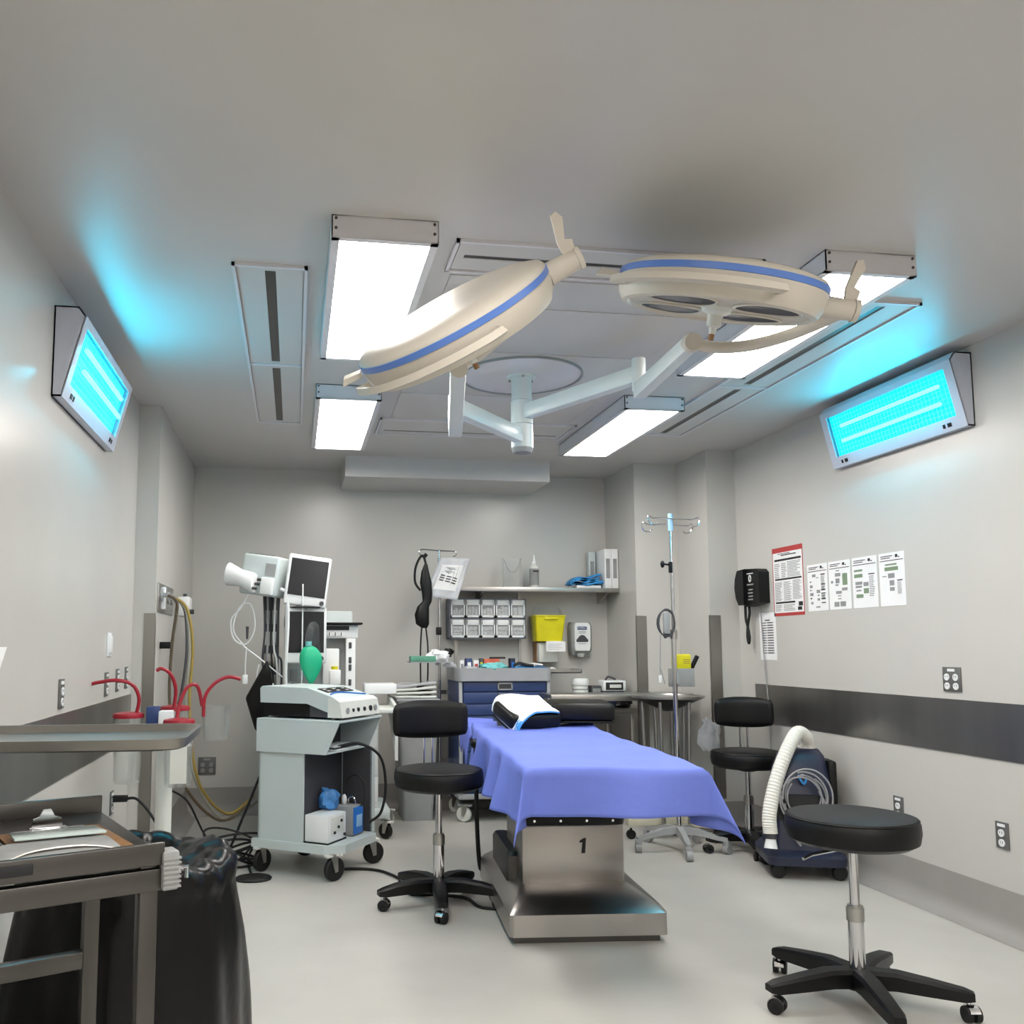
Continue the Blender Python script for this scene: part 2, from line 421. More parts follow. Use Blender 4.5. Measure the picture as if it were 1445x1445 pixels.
def beam(a, b, w, h, name, m='armpaint', taper=1, r=.008):
    a = Vector(a)-off; b = Vector(b)-off
    d = (b-a); L_ = d.length; d.normalize()
    side = d.cross(Vector((0,0,1))).normalized(); up = side.cross(d)
    bm = MB(); tmp = MB().box((0,0,0), (w, L_, h), r=r)
    vs = []
    for v in tmp.v:
        t = v[1]/L_+.5; k = 1+(taper-1)*t
        vs.append(a+d*(v[1]+L_/2)+side*v[0]*k+up*v[2]*k)
    bm.add(vs, tmp.f); return bm.build(name, m, SL)
# right branch
E1 = Vector((1.475, 3.57, 2.437))
beam((1.133, 4.272, 2.437), E1, .055, .075, 'arm')
MB().cyl(E1-off+Vector((0,0,.07)), E1-off+Vector((0,0,-.075)), .030, n=24).build('elbow', 'armpaint', SL)
KR = Vector((1.395, 2.89, 2.338))
beam(E1+Vector((0,0,-.075)), KR, .055, .07, 'spring_arm', taper=.8)
# left branch
E2 = Vector((.695, 3.77, 2.315))
beam((1.133, 4.272, 2.315), E2, .055, .075, 'arm')
MB().cyl(E2-off+Vector((0,0,.05)), E2-off+Vector((0,0,-.10)), .032, n=24).build('elbow', 'armpaint', SL)
KL = Vector((.511, 2.716, 2.151))
beam(E2+Vector((0,0,-.10)), KL, .06, .075, 'spring_arm', taper=.85)
beam(E2+Vector((-.045,-.12,-.075)), E2+Vector((-.075,-.42,-.045)), .02, .05, 'cable_cover', 'white')
def lamp_head(c, n, xx, K, scl, label):
    n = Vector(n).normalized(); xx = Vector(xx); xx = (xx-n*xx.dot(n)).normalized(); yy = n.cross(xx)
    rot = Matrix((xx, yy, n)).transposed()
    R_ = .322
    # main shell
    sh = MB().lathe([(0, -.052), (.10, -.052), (.28, -.054), (.285, -.064), (.302, -.060), (.316, -.035), (R_, -.005), (R_, .034), (.314, .046), (.28, .058), (.235, .066), (.205, .060), (.12, .063), (0, .064)], n=72)
    o = sh.build('lamp_head', 'cream', SL)
    o.matrix_local = Matrix.Translation(Vector(c)-off) @ rot.to_4x4() @ Matrix.Scale(scl, 4)
    o['label'] = label
    MB().lathe([(R_-.002, .012), (R_+.0025, .014), (R_+.0025, .032), (R_-.003, .036)], n=72).build('blue_stripe', 'bluestripe', o)
    rail = [(math.cos(a)*(R_+.042), math.sin(a)*(R_+.042), -.022) for a in [math.radians(196+i*6.5) for i in range(15)]]
    a0, a1 = math.radians(196), math.radians(196+6.5*14)
    rl = MB().tube([(math.cos(a0)*.325, math.sin(a0)*.325, -.022)]+rail+[(math.cos(a1)*.325, math.sin(a1)*.325, -.022)], .015, n=4)
    rl.build('grip_rail', 'cream', o)
    # underside: rounded windows with lamps behind
    for k in range(4):
        a = math.radians(45+90*k); q = Matrix.Rotation(a, 3, 'Z')
        ring = []; 
        for i in range(28):
            t = 2*PI*i/28; x = .170+.098*math.cos(t); y = (.105+.03*math.cos(t))*math.sin(t)
            ring.append((x, y))
        w_ = MB().prism(ring, 'z', -.0555, -.05); w_.v = [tuple(q @ Vector(v)) for v in w_.v]
        w_.build('lens', 'lens', o)
        rim = MB().tube([q @ Vector((x, y, -.056)) for x, y in ring], .005, n=6, closed=True); rim.build('lens_rim', 'cream', o)
    MB().lathe([(.05, -.052), (.045, -.065), (.025, -.075), (.022, -.11), (.012, -.115), (.010, -.135), (0, -.136)], n=20).build('centre_handle', 'offw', o)
    MB().cyl((0,0,-.135), (0,0,-.155), .009, n=12).build('handle_tip', 'wood', o)
    # pivot with paddle handle at +x
    MB().cyl((.32,0,-.005), (.415,0,-.005), .036, .032, n=24).cyl((.415,0,-.005), (.43,0,-.005), .036, n=24).build('pivot', 'cream', o)
    pd = MB().prism([(.385, .015), (.42, .015), (.425, .055), (.405, .065), (.425, .125), (.413, .15), (.395, .145), (.38, .06)], 'y', -.008, .008)
    pd.build('paddle', 'cream', o)
    MB().prism([(-.40, .0), (-.33, .0), (-.33, .014), (-.385, .020)], 'y', -.03, .03).build('rim_tab', 'cream', o)
    # yoke from the pivot round the back to the arm knuckle
    kl = rot.transposed() @ (Vector(K)-Vector(c))/scl
    ka = math.atan2(kl.y, kl.x); rr = math.hypot(kl.x, kl.y)
    pts = []
    for i in range(17):
        t = i/16; a = ka*t; r_ = .40+(rr-.40)*t
        pts.append((r_*math.cos(a), r_*math.sin(a), -.005+(kl.z+.005)*(t*t*(3-2*t))-.03*math.sin(PI*t)))
    MB().tube(pts, .021, n=12).build('yoke', 'cream', o)
    MB().ball(kl, .036, n=8).cyl(kl+Vector((0,-.045,0)), kl+Vector((0,.045,0)), .030, n=18).build('knuckle', 'cream', o)
    return o
lamp_head((.446, 2.42, 2.178), (-.53, -.37, .765), (.822, -.33, .465), KL, .93, 'tilted lamp head, top shell towards viewer')
lamp_head((1.335, 2.55, 2.385), (.10, -.30, .95), (.97, -.22, -.11), KR, 1, 'level lamp head, underside in view')

# ------------------------------------------------------------ operating table
OT = thing('operating_table', 'operating table on stainless pedestal marked 1, between the stools', 'operating table', (1.27, 3.98, 0))
OT.rotation_euler = (0, 0, math.radians(-5))
# foot: sloping steel shoe
ft = MB()
def ring(x0, x1, y0, y1, z, r):
    out = []
    for (cx_, cy_, a0) in ((x1-r, y1-r, 0), (x0+r, y1-r, PI/2), (x0+r, y0+r, PI), (x1-r, y0+r, 1.5*PI)):
        for i in range(5):
            a = a0+PI/2*i/4; out.append((cx_+r*math.cos(a), cy_+r*math.sin(a), z))
    return out
def loft(mb, rings, cap=True):
    n = len(rings[0]); vs = [v for r in rings for v in r]; fs = []
    for i in range(len(rings)-1):
        fs += [(i*n+k, i*n+(k+1) % n, (i+1)*n+(k+1) % n, (i+1)*n+k) for k in range(n)]
    if cap: fs += [tuple(range(n-1, -1, -1)), tuple(range((len(rings)-1)*n, len(rings)*n))]
    return mb.add(vs, fs)
loft(ft, [ring(-.335, .345, -.28, .75, .035, .02), ring(-.335, .345, -.28, .75, .125, .025), ring(-.315, .325, -.25, .75, .150, .04), ring(-.24, .26, -.05, .75, .185, .05), ring(-.23, .25, -.02, .75, .19, .05)])
ft.build('foot', 'steel', OT)
MB().bb(-.31, .32, -.24, .74, 0, .036).build('plinth', 'darksteel', OT)
sp = MB(); loft(sp, [ring(-.285, -.20, .10, .62, .12, .03), ring(-.285, -.20, .10, .62, .28, .03), ring(-.275, -.21, .12, .60, .30, .03)])
sp.build('side_housing', 'darksteel', OT)
MB().bb(-.235, .235, -.02, .44, .15, .445, r=.010).build('lower_column', 'steel', OT)
MB().bb(-.225, .225, -.01, .43, .44, .50, r=.004).build('upper_column', 'steel', OT)
one = MB().prism([(.037, .318), (.054, .318), (.059, .385), (.049, .385), (.030, .374), (.029, .364), (.042, .367)], 'y', -.0225, -.0195).build('number', 'ink', OT)
one['label'] = 'black number 1 on the pedestal'
# seat frame under the drape
fr_ = MB()
loft(fr_, [ring(-.238, .238, -.03, .62, .447, .03), ring(-.245, .245, -.05, .64, .50, .04), ring(-.25, .25, -.20, .9, .58, .04), ring(-.27, .27, -.55, 1.1, .66, .04), ring(-.29, .29, -.70, 1.2, .70, .04)])
fr_.build('top_frame', 'blackp', OT)
for x in (-.18, -.06, .06, .18):
    MB().cyl((x, -.040, .465), (x, -.03, .465), .006, n=10).build('bolt', 'chrome', OT)
MB().bb(-.31, .31, -.72, 1.55, .70, .785, r=.02).build('mattress', 'black', OT)
for s in (-1, 1): MB().bb(s*.325-.006, s*.325+.006, -.5, 1.3, .69, .72).build('side_rail', 'steel', OT)
# drape over the foot end
def drape():
    W, y0, y1, top = .325, -.735, 1.02, .795
    ov = .185; n_ = 90; m_ = 150
    mb = MB()
    def fn(u, v):
        a = -W-.235+u*(2*W+.47); b_ = y0-ov+v*(y1-y0+ov)
        da = max(0, abs(a)-W); s = 1 if a > 0 else -1; db = max(0, y0-b_)
        x = max(-W, min(W, a)); y = max(y0, b_); z = top
        wob = .004*math.sin(9*a+5*b_)+.003*math.sin(17*b_-6*a)
        if b_ > y1-.3:          # rumpled towards the head end
            k = (b_-y1+.3)/.3; wob += k*.018*(.5+.5*math.sin(21*a+3*math.sin(7*b_)))
            z += .004*k
        if da == 0 and db == 0: return (x, y, z+wob*.6)
        if db == 0:
            f = min(1, da/.05)
            ripple = f*da/.235*(.034*math.sin(10*b_+2*math.sin(3*b_))+.018*math.sin(23*b_+1.3))
            cut = 1-.30*max(0, (b_-.55)/.5)**2
            d_ = da*cut
            return (s*(W+.012*min(1, da/.03)+.10*d_+ripple+.01), y+.05*d_*math.sin(6*b_), z-max(0, d_-.008)+wob*(1-f))
        if da == 0:
            f = min(1, db/.05)
            ripple = f*db/.2*(.030*math.sin(8*a+.8)+.010*math.sin(19*a))
            return (x, y0-.012*min(1, db/.03)-.05*db-ripple-.01, z-max(0, db-.008)+wob*(1-f))
        rho = math.hypot(da, db); ph = math.atan2(db, da); k = .42*math.sin(2*ph)
        r_ = rho*k; h = rho*math.sqrt(1-min(.9, k*k))
        dx = s*r_*(.75 if s > 0 else .35); dy = -r_*.70
        f = min(1, rho/.03)
        return (s*(W+.022*f)+dx+s*.10*da*math.cos(ph)**2, y0-.022*f+dy-.05*db*math.sin(ph)**2, z-max(0, h-.008))
    mb.grid(n_, m_, fn)
    return mb
dr = drape().build('surgical_drape', 'drape', None, angle=80, solid=.002)
dr.location = OT.location; dr.rotation_euler = OT.rotation_euler
tag(dr, 'periwinkle blue cloth drape hanging over the operating table', 'drape')
# small drape bunched over the arm support at the head end
def fn2(u, v):
    x = -.42+.24*u; y = 1.06+.42*v
    z = .80+.012*math.sin(14*v+5*u)
    e = max(0, .32-u)/.32
    x += .05*e; z -= .17*e*e*1.0+.012*math.sin(20*v)*e
    f = max(0, .22-v)/.22; z -= .09*f*f; y += .03*f
    return (x, y, z)
d2 = MB().grid(30, 36, fn2).build('arm_drape', 'drape2', None, angle=80, solid=.003)
d2.location = OT.location; d2.rotation_euler = OT.rotation_euler
tag(d2, 'small rumpled blue drape at the head end of the table, beside dark cabinet', 'drape')
# arm boards with black pads standing on the head end
def pad(name, loc, rz, tilt, size, label):
    t = thing(name, label, 'cushion', loc, rz, 'black arm board cushions')
    t.rotation_euler = (tilt, 0, rz)
    MB().box((0, 0, size[2]/2+.012), size, r=.028, seg=3).build('cushion', 'black', t)
    MB().box((0, 0, .006), (size[0]*.96, size[1]*.96, .012), r=.004).build('board', 'blackp', t)
    MB().tube([(size[0]*.3, size[1]*.47, .02), (size[0]*.5, size[1]*.5, .012), (size[0]*.62, size[1]*.45, .01)], .008).build('strap', 'blackp', t)
    return t
LC = (1.30, 4.90, .822); LR = (math.radians(20), 0, math.radians(16))
pad('arm_board_cushion', LC, LR[2], LR[0], (.33, .24, .085), 'black arm board cushion under the white pad on the table')
pad('arm_board_cushion', (1.66, 5.03, .822), math.radians(-12), 0, (.36, .42, .10), 'black arm board cushion lying bare on the table, right of white pad')
# absorbent pad folded over the left cushion
def fn3(u, v):
    # u across (left droop -> right), v depth
    x = -.20+.345*u; y = -.10+.235*v
    z = .105+.004*math.sin(9*u+4*v)+.012*math.sin(PI*u)
    if u < .25:
        e = (.25-u)/.25; z -= .13*e*e*(1.0-.4*v); x += .05*e*e
    if v < .35 and u < .55:
        k = (1-v/.35)*(.55-u)/.55; y -= .075*k; z -= .15*k*k
    return (x, y, z)
pt = thing('absorbent_pad', 'white absorbent pad with blue backing draped over the left cushion', 'pad', LC, LR[2])
pt.rotation_euler = LR
MB().grid(34, 24, fn3).build('white_layer', 'padw', pt, angle=80, solid=.004)
MB().grid(34, 24, lambda u, v: tuple(Vector(fn3(u, v))+Vector((0, -.009 if v < .5 else .0, -.0045)))).build('blue_backing', 'padb', pt, angle=80, solid=.002)
# knob and hanging strap beside the table
kb = thing('rail_clamp', 'black rail clamp knob with hanging strap beside the table', 'clamp', (.985, 4.74, 0))
MB().ball((.0, 0, .728), .036, n=8, sc=(1, 1, .8)).bb(-.01, .09, -.012, .012, .72, .74).build('knob', 'blackp', kb)
MB().tube([(-.005, 0, .71), (-.003, 0, .50), (0, -.004, .28), (.012, -.01, .09), (.035, -.015, .07)], .012, n=8, smooth=5).build('strap', 'rubber', kb)

# ------------------------------------------------------------ stools
def stool(loc, rz, label, seat_r=.225, seat_h=.655, back=None, base_r=.30, base_rz=0, lever=None):
    t = thing('rolling_stool', label, 'stool', loc, 0, 'black rolling stools')
    sr = seat_r
    MB().lathe([(0, seat_h-.10), (sr*.86, seat_h-.10), (sr*.97, seat_h-.085), (sr, seat_h-.05), (sr*.99, seat_h-.02), (sr*.94, seat_h-.004), (sr*.80, seat_h+.002), (0, seat_h-.004)], n=48).build('seat', 'black', t)
    MB().lathe([(sr*.972, seat_h-.012), (sr*.980, seat_h-.009), (sr*.966, seat_h-.006), (sr*.96, seat_h-.010)], n=48).build('seat_piping', 'black', t)
    MB().lathe([(0, seat_h-.125), (.045, seat_h-.125), (.09, seat_h-.10), (0, seat_h-.10)], n=24).build('seat_plate', 'blackp', t)
    MB().cyl((0,0,seat_h-.12), (0,0,.30), .0165, n=18).build('gas_piston', 'chrome', t)
    MB().cyl((0,0,.285), (0,0,.33), .030, n=20).cyl((0,0,.325), (0,0,.338), .026, n=20).build('collar', 'steel2', t)
    MB().cyl((0,0,.10), (0,0,.287), .027, n=20).build('column', 'chrome', t)
    MB().lathe([(0, .055), (.055, .06), (.06, .085), (.045, .115), (.03, .12), (0, .12)], n=24).build('hub', 'blackp', t)
    for k in range(5):
        a = base_rz+2*PI*k/5; q = Matrix.Rotation(a, 4, 'Z')
        lg = MB()
        rs = []
        for (x, z, w_, h) in ((.02, .095, .036, .030), (.12, .100, .034, .029), (.22, .092, .031, .025), (base_r-.012, .083, .027, .019), (base_r+.016, .081, .020, .012)):
            rs.append([(x, -w_, z-h), (x, w_, z-h), (x, w_, z+h*.6), (x, w_*.7, z+h), (x, -w_*.7, z+h), (x, -w_, z+h*.6)])
        loft(lg, rs); lg.v = [tuple(q @ Vector(v)) for v in lg.v]
        l_ = lg.build('leg', 'blackp', t)
        cst = Vector((base_r-.002, 0, 0)); ca = a*3+.7*k
        Q = Matrix.Translation(q @ cst) @ Matrix.Rotation(ca, 4, 'Z')
        wh = MB().cyl((.012, -.024, .026), (.012, -.006, .026), .026, n=20).cyl((.012, .006, .026), (.012, .024, .026), .026, n=20).cyl((.012,-.024,.026), (.012,.024,.026), .008, n=8)
        wh.v = [tuple(Q @ Vector(v)) for v in wh.v]; wh.build('wheel', 'rubber', l_)
        hd = MB()
        hd.prism([(.012+.030*math.cos(b_), .026+.030*math.sin(b_)) for b_ in [math.radians(20+14*i) for i in range(12)]], 'y', -.017, .017).cyl((0,0,.05), (0,0,.072), .007, n=8)
        hd.v = [tuple(Q @ Vector(v)) for v in hd.v]; hd.build('caster_hood', 'chrome', l_)
    if lever is not None:
        q = Matrix.Rotation(lever, 4, 'Z')
        lv = MB().tube([q @ Vector((.02, 0, seat_h-.118)), q @ Vector((.20, 0, seat_h-.125)), q @ Vector((.24, 0, seat_h-.135))], .006)
        lv.build('height_lever', 'chrome', t)
    if back:
        ang, bw, z0, z1 = back; q = Matrix.Rotation(ang, 4, 'Z')
        bm = MB()
        nu, nv = 22, 12
        def shell(sd):
            def fn(u, v):
                x = (u*2-1); y = (v*2-1)
                k = (max(0, 1-abs(x)**5)*max(0, 1-abs(y)**4))**.35
                sxx = x*(1-.03*y*y*y*y); syy = y*(1-.20*abs(x)**2.6)
                px = bw/2*sxx*(1-.04*abs(y)**6); pz = (z0+z1)/2+(z1-z0)/2*syy
                py = sr*.92+sd*.032*k-.05*x*x
                return q @ Vector((px, py, pz))
            return fn
        bm.grid(nu, nv, shell(1)).grid(nu, nv, shell(-1))
        bm.build('backrest', 'black', t, angle=60)
        for s in (-.022, .022):
            MB().tube([q @ Vector((s, .03, seat_h-.112)), q @ Vector((s, sr*.80, seat_h-.112)), q @ Vector((s, sr*.95, seat_h-.09)), q @ Vector((s, sr*.98, seat_h)), q @ Vector((s, sr*.95, z0+.05))], .007, n=8, smooth=5).build('back_rod', 'chrome', t)
        MB().box(q @ Vector((0, sr*.97, z0+.04)), (.09, .016, .06), rz=ang, r=.004).build('back_bracket', 'blackp', t)
    return t
stool((.718, 4.38, 0), 0, 'black stool with backrest left of the operating table', .222, .655, (math.radians(6), .40, .78, .975), .295, math.radians(-24))
stool((1.985, 2.97, 0), 0, 'nearest black round stool without backrest, right foreground', .224, .655, None, .335, math.radians(-33), math.radians(196))
stool((2.795, 5.20, 0), 0, 'black stool with backrest in the far right corner', .22, .61, (math.radians(-24), .36, .735, .93), .265, math.radians(180))

# ------------------------------------------------------------ cart with the warming/ESU unit (local +x = its front)
def big_caster(parent, x, y, rot, r=.062, name='caster', wheel='rubber', fork='offw'):
    q = Matrix.Translation((x, y, 0)) @ Matrix.Rotation(rot, 4, 'Z')
    def T_(mb): mb.v = [tuple(q @ Vector(v)) for v in mb.v]; return mb
    f_ = MB().cyl((0,0,2*r), (0,0,2*r+.018), .022, n=16)
    for s in (-1, 1):
        f_.prism([(-.022, 2*r+.004), (.022, 2*r+.004), (.012+.012, r-.012), (.012-.008, r-.016)], 'y', s*.021-.0015, s*.021+.0015)
    f_.bb(-.024, .024, -.022, .022, 2*r+.002, 2*r+.006)
    o = T_(f_).build(name, 'steel2', parent)
    T_(MB().lathe([(0, -.016), (r*.88, -.016), (r, -.010), (r, .010), (r*.88, .016), (0, .016)], c=(.012, 0, r), n=28, rot=Matrix.Rotation(PI/2, 3, 'X'))).build('wheel', wheel, o)
    T_(MB().bb(-.045, .05, -.018, .018, 2*r+.002, 2*r+.016, r=.004).cyl((.04,-.03,2*r+.012), (.04,.03,2*r+.012), .008, n=10)).build('brake', fork, o)
    return o
CT = thing('equipment_cart', 'pale grey enamel equipment cart with big black casters and open shelf', 'cart', (.146, 5.19, 0), math.radians(-34))
for (x, y, r_) in ((.235, -.215, 1.2), (.235, .215, .9), (-.235, -.215, 1.4), (-.235, .215, .4)):
    big_caster(CT, x, y, r_)
MB().prism([(-.275, -.25), (.20, -.25), (.29, -.17), (.29, .17), (.20, .25), (-.275, .25)], 'z', .140, .185).build('base_tray', 'mint', CT)
bd = MB().bb(-.25, .05, -.225, -.215, .185, .665).bb(-.25, .05, .215, .225, .185, .665).bb(-.25, -.24, -.225, .225, .185, .665)
bd.build('column', 'mint', CT)
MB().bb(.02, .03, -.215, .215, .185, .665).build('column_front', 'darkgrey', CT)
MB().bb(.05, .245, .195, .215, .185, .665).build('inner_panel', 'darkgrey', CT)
MB().bb(.235, .25, .195, .225, .185, .665).build('front_upright', 'mint', CT)
up = MB()
for s in (-1, 1):
    up.prism([(-.26, .665), (.20, .665), (.285, .84), (-.26, .84)], 'y', s*.235-.005, s*.235+.005)
up.bb(-.26, .20, -.235, .235, .665, .675).bb(-.26, -.25, -.235, .235, .665, .84)
up.build('open_bin', 'mint', CT)
MB().bb(-.26, .29, -.24, .24, .838, .85, r=.003).build('worktop', 'mint', CT)
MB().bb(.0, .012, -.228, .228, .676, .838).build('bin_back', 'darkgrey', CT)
# things on the cart
def place(o, parent_thing, p, rz=0):
    q = Matrix.Rotation(parent_thing.rotation_euler.z, 4, 'Z')
    o.location = Vector(parent_thing.location)+(q @ Vector(p)); o.rotation_euler = (0, 0, parent_thing.rotation_euler.z+rz)
    return o
es = thing('electrosurgical_unit', 'white surgical generator with sloping control panel on the grey cart', 'medical device')
place(es, CT, (0, 0, .85))
MB().prism([(-.265, .085), (.05, .085), (.17, .045), (.235, .03), (.265, .035), (.245, .112), (.215, .125), (.05, .172), (-.255, .178), (-.268, .165)], 'y', -.20, .20).build('upper_case', 'mint', es)
MB().bb(-.25, .06, -.185, .19, .012, .086).build('dark_recess', 'blackp', es)
MB().prism([(.06, .012), (.235, .012), (.235, .032), (.17, .046), (.06, .084)], 'y', -.185, .19).build('lower_case', 'darkgrey', es)
MB().prism([(.195, .014), (.288, .014), (.27, .10), (.24, .118), (.195, .118)], 'y', -.215, .215).build('front_panel', 'offw', es)
for k, yy in enumerate((-.15, -.085, -.03, .04, .11, .165)):
    MB().cyl((.276, yy, .05), (.286, yy, .05), (.018, .010, .012, .012, .016, .018)[k], n=14).build('socket', 'greyp' if k in (0, 5) else 'ink', es)
sl = Matrix.Rotation(-math.atan2(.047, .165), 3, 'Y')
for k in range(3):
    o = MB().box((.115, -.10+.10*k, .156), (.07, .085, .004), rot=sl.transposed() if 0 else Matrix.Rotation(math.atan2(.047, .165), 3, 'Y')).build('display', 'ink', es)
    for j in range(2):
        MB().box((.10+.03*j, -.10+.10*k, .161-.0085*j), (.010, .03, .004), rot=Matrix.Rotation(math.atan2(.047, .165), 3, 'Y')).build('key', 'offw', es)
MB().tube([(.19-.0*i-.03*math.cos(i*.35-1.4), -.17+.028*i, .1365+.0085*math.cos(i*.35-1.4)) for i in range(13)], .004, n=6).build('blue_arc', 'bluebox', es)
for x in (-.22, .2):
    for y in (-.16, .16): MB().cyl((x, y, 0), (x, y, .014), .014, n=12).build('rubber_foot', 'greyp', es)
for k in range(4):
    o = MB().bb(.06, .20-.012*k, -.13+.01*k, .12, .676+.006*k, .681+.006*k, r=.001).build('paper_pad', ['paper','navyp','offw','paper'][k])
    o.location = CT.location; o.rotation_euler = CT.rotation_euler
    tag(o, ['white paper pad at the bottom of the cart bin','navy folder second from the bottom in the cart bin','off-white paper pad second from the top in the cart bin','white paper sheet topmost in the cart bin'][k], 'paper', 'papers in the cart bin')
# white pump box, blue unit, blue bag on the base tray
o = thing('pump_box', 'white pump box with small connectors on the cart base', 'medical device'); place(o, CT, (.13, -.085, .185))
MB().bb(-.075, .075, -.13, .06, .006, .15, r=.005).build('case', 'white', o)
MB().bb(-.078, .078, -.132, .062, 0, .008).build('foot_strip', 'blackp', o)
MB().bb(.073, .079, -.10, .03, .05, .135, r=.002).build('front_plate', 'offw', o)
for z, y in ((.11, .0), (.08, -.03), (.03, .035), (.055, -.07)): MB().cyl((.078, y, z), (.086, y, z), .008, n=10).build('connector', 'ink', o)
o = thing('blue_front_unit', 'upright device with bright blue front beside the white pump box', 'medical device'); place(o, CT, (.16, .08, .185))
MB().bb(-.07, .06, -.055, .055, 0, .165, r=.012).build('case', 'greyp', o)
MB().bb(.058, .068, -.05, .05, .01, .16, r=.004).build('blue_front', 'bluebox', o)
MB().bb(.067, .071, -.028, .032, .05, .115, r=.001).build('panel', 'paleblue', o)
MB().tube([(.0, 0, .165), (.0, .0, .20), (.03, .0, .21), (.05, 0, .17)], .004, smooth=5).build('hook', 'chrome', o)
MB().ball((-.03, 0, .19), .022, n=6, sc=(.7, .7, 1.5)).build('white_bulb', 'white', o)
def crumple(c, s, seed, n=10):
    rnd = random.Random(seed); ph = [rnd.uniform(0, 6) for _ in range(6)]
    mb = MB(); mb.ball((0,0,0), 1, n=n)
    vs = []
    for v in mb.v:
        x, y, z = v
        k = 1+.16*math.sin(5*x+ph[0]+3*z)+.12*math.sin(7*y+ph[1]-4*x)+.10*math.sin(9*z+ph[2]+5*y)
        vs.append((c[0]+s[0]*x*k, c[1]+s[1]*y*k, max(0.001, c[2]+s[2]*z*k)))
    mb.v = vs; return mb
o = crumple((0, 0, .055), (.055, .06, .062), 4).build('blue_bag', 'blueplastic'); place(o, CT, (.09, -.02, .336)); tag(o, 'crumpled translucent blue bag on top of the white pump box', 'bag')
# black lead looping out of the bin and down to the blue unit
Q = lambda p: tuple(Vector(CT.location)+Matrix.Rotation(CT.rotation_euler.z, 3, 'Z') @ Vector(p))
o = MB().tube([Q((.16, -.05, .69)), Q((.24, .06, .70)), Q((.32, .16, .62)), Q((.335, .2, .45)), Q((.31, .19, .30)), Q((.26, .14, .25))], .008, smooth=8).build('black_lead', 'rubber')
tag(o, 'thick black lead looping from the cart bin down to the blue unit', 'cable')
o = MB().tube([Q((.14, .1, .36)), Q((.12, .12, .47)), Q((.17, .14, .51)), Q((.22, .15, .46)), Q((.235, .12, .36)), Q((.21, .085, .34))], .0045, smooth=8).build('thin_lead', 'rubber')
tag(o, 'thin black lead arching above the blue unit inside the cart', 'cable')

# ------------------------------------------------------------ anaesthesia machine behind the cart
AM = thing('anaesthesia_machine', 'white anaesthesia machine with two dark screens behind the grey cart', 'medical device', (.20, 6.05, 0))
MB().bb(-.30, .44, -.20, .26, .13, .20, r=.02).build('base', 'mint', AM)
for (x, y) in ((.47, .20), (-.26, .2), (-.26, -.16)): big_caster(AM, x, y, .6+x, .05, wheel='offw')
cst = big_caster(AM, .42, -.17, 2.4, .05, wheel='rubber')
MB().bb(.0, .36, -.18, .22, .20, .82, r=.01).build('cabinet', 'white', AM)
for z0, z1 in ((.24, .40), (.41, .57), (.58, .70)):
    dw = MB().bb(.06, .355, -.192, -.178, z0, z1, r=.006).build('drawer', 'white', AM)
    MB().bb(.10, .32, -.200, -.190, z1-.03, z1-.018, r=.003).build('drawer_lip', 'greyp', dw)
MB().bb(-.14, .50, -.30, .22, .82, .85, r=.008).build('work_surface', 'offw', AM)
MB().prism([(-.31, .52), (-.31, .86), (.20, .92), (.20, .86), (-.24, .58)], 'x', .455, .475).build('side_wing', 'offw', AM)
for z in (.66, .74): MB().bb(.475, .50, -.26, -.20, z, z+.05, r=.005).build('wing_bracket', 'steel2', AM)
MB().bb(.28, .50, .0, .2, .93, 1.0, r=.008).build('drawer_tray', 'white', AM)
MB().bb(-.40, -.30, -.16, -.05, .16, 1.60, r=.01).bb(-.36, -.2, -.10, .15, .16, .20).build('mast', 'darkgrey', AM)
for k in range(4): MB().bb(-.395, -.305, -.19, -.158, .98+.14*k, 1.07+.14*k, r=.012).build('cable_clip', ['greyp', 'steel2', 'white', 'greyp'][k], AM)
MB().bb(-.25, .2, .10, .22, .85, 1.5, r=.01).build('back_panel', 'mint', AM)
for k, (x, z) in enumerate(((-.245, 1.42), (-.21, 1.30), (-.235, 1.18), (-.20, 1.06))):
    MB().box((x, .01, z), (.05, .04, .08), r=.006).build('manifold', 'greyp' if k % 2 else 'steel2', AM)
# flow column on the right with knobs
MB().bb(.0, .23, -.02, .16, 1.31, 1.40, r=.006).build('flow_head', 'white', AM)
MB().bb(.01, .17, -.026, -.018, 1.365, 1.392).build('flow_window', 'ink', AM)
MB().bb(-.02, .26, -.06, .16, 1.402, 1.416, r=.003).build('top_tray', 'blackp', AM)
MB().bb(.15, .215, -.02, .16, .85, 1.31, r=.006).build('flow_pillar', 'white', AM)
MB().bb(.04, .15, .08, .10, .85, 1.31).build('flow_back', 'greyp', AM)
for x in (.035, .075, .115):
    kn = MB().cyl((x, -.02, 1.335), (x, -.045, 1.335), .016, .014, n=18).build('knob', 'white', AM)
    MB().bb(x-.003, x+.003, -.05, -.044, 1.325, 1.349).build('pointer', 'ink', kn)
for z in (1.27, 1.17, 1.12, 1.02): MB().bb(.168, .188, -.026, -.018, z-.03, z+.012, r=.003).build('gauge', 'darkgrey', AM)
MB().bb(-.01, .10, -.11, .06, 1.0, 1.24, r=.01).build('absorber_block', 'white', AM)
MB().bb(.035, .11, -.14, -.08, 1.0, 1.10, r=.01).build('vaporizer', 'white', AM)
MB().cyl((.07, -.11, 1.10), (.07, -.11, 1.122), .022, n=16).build('vaporizer_dial', 'yellow', AM)
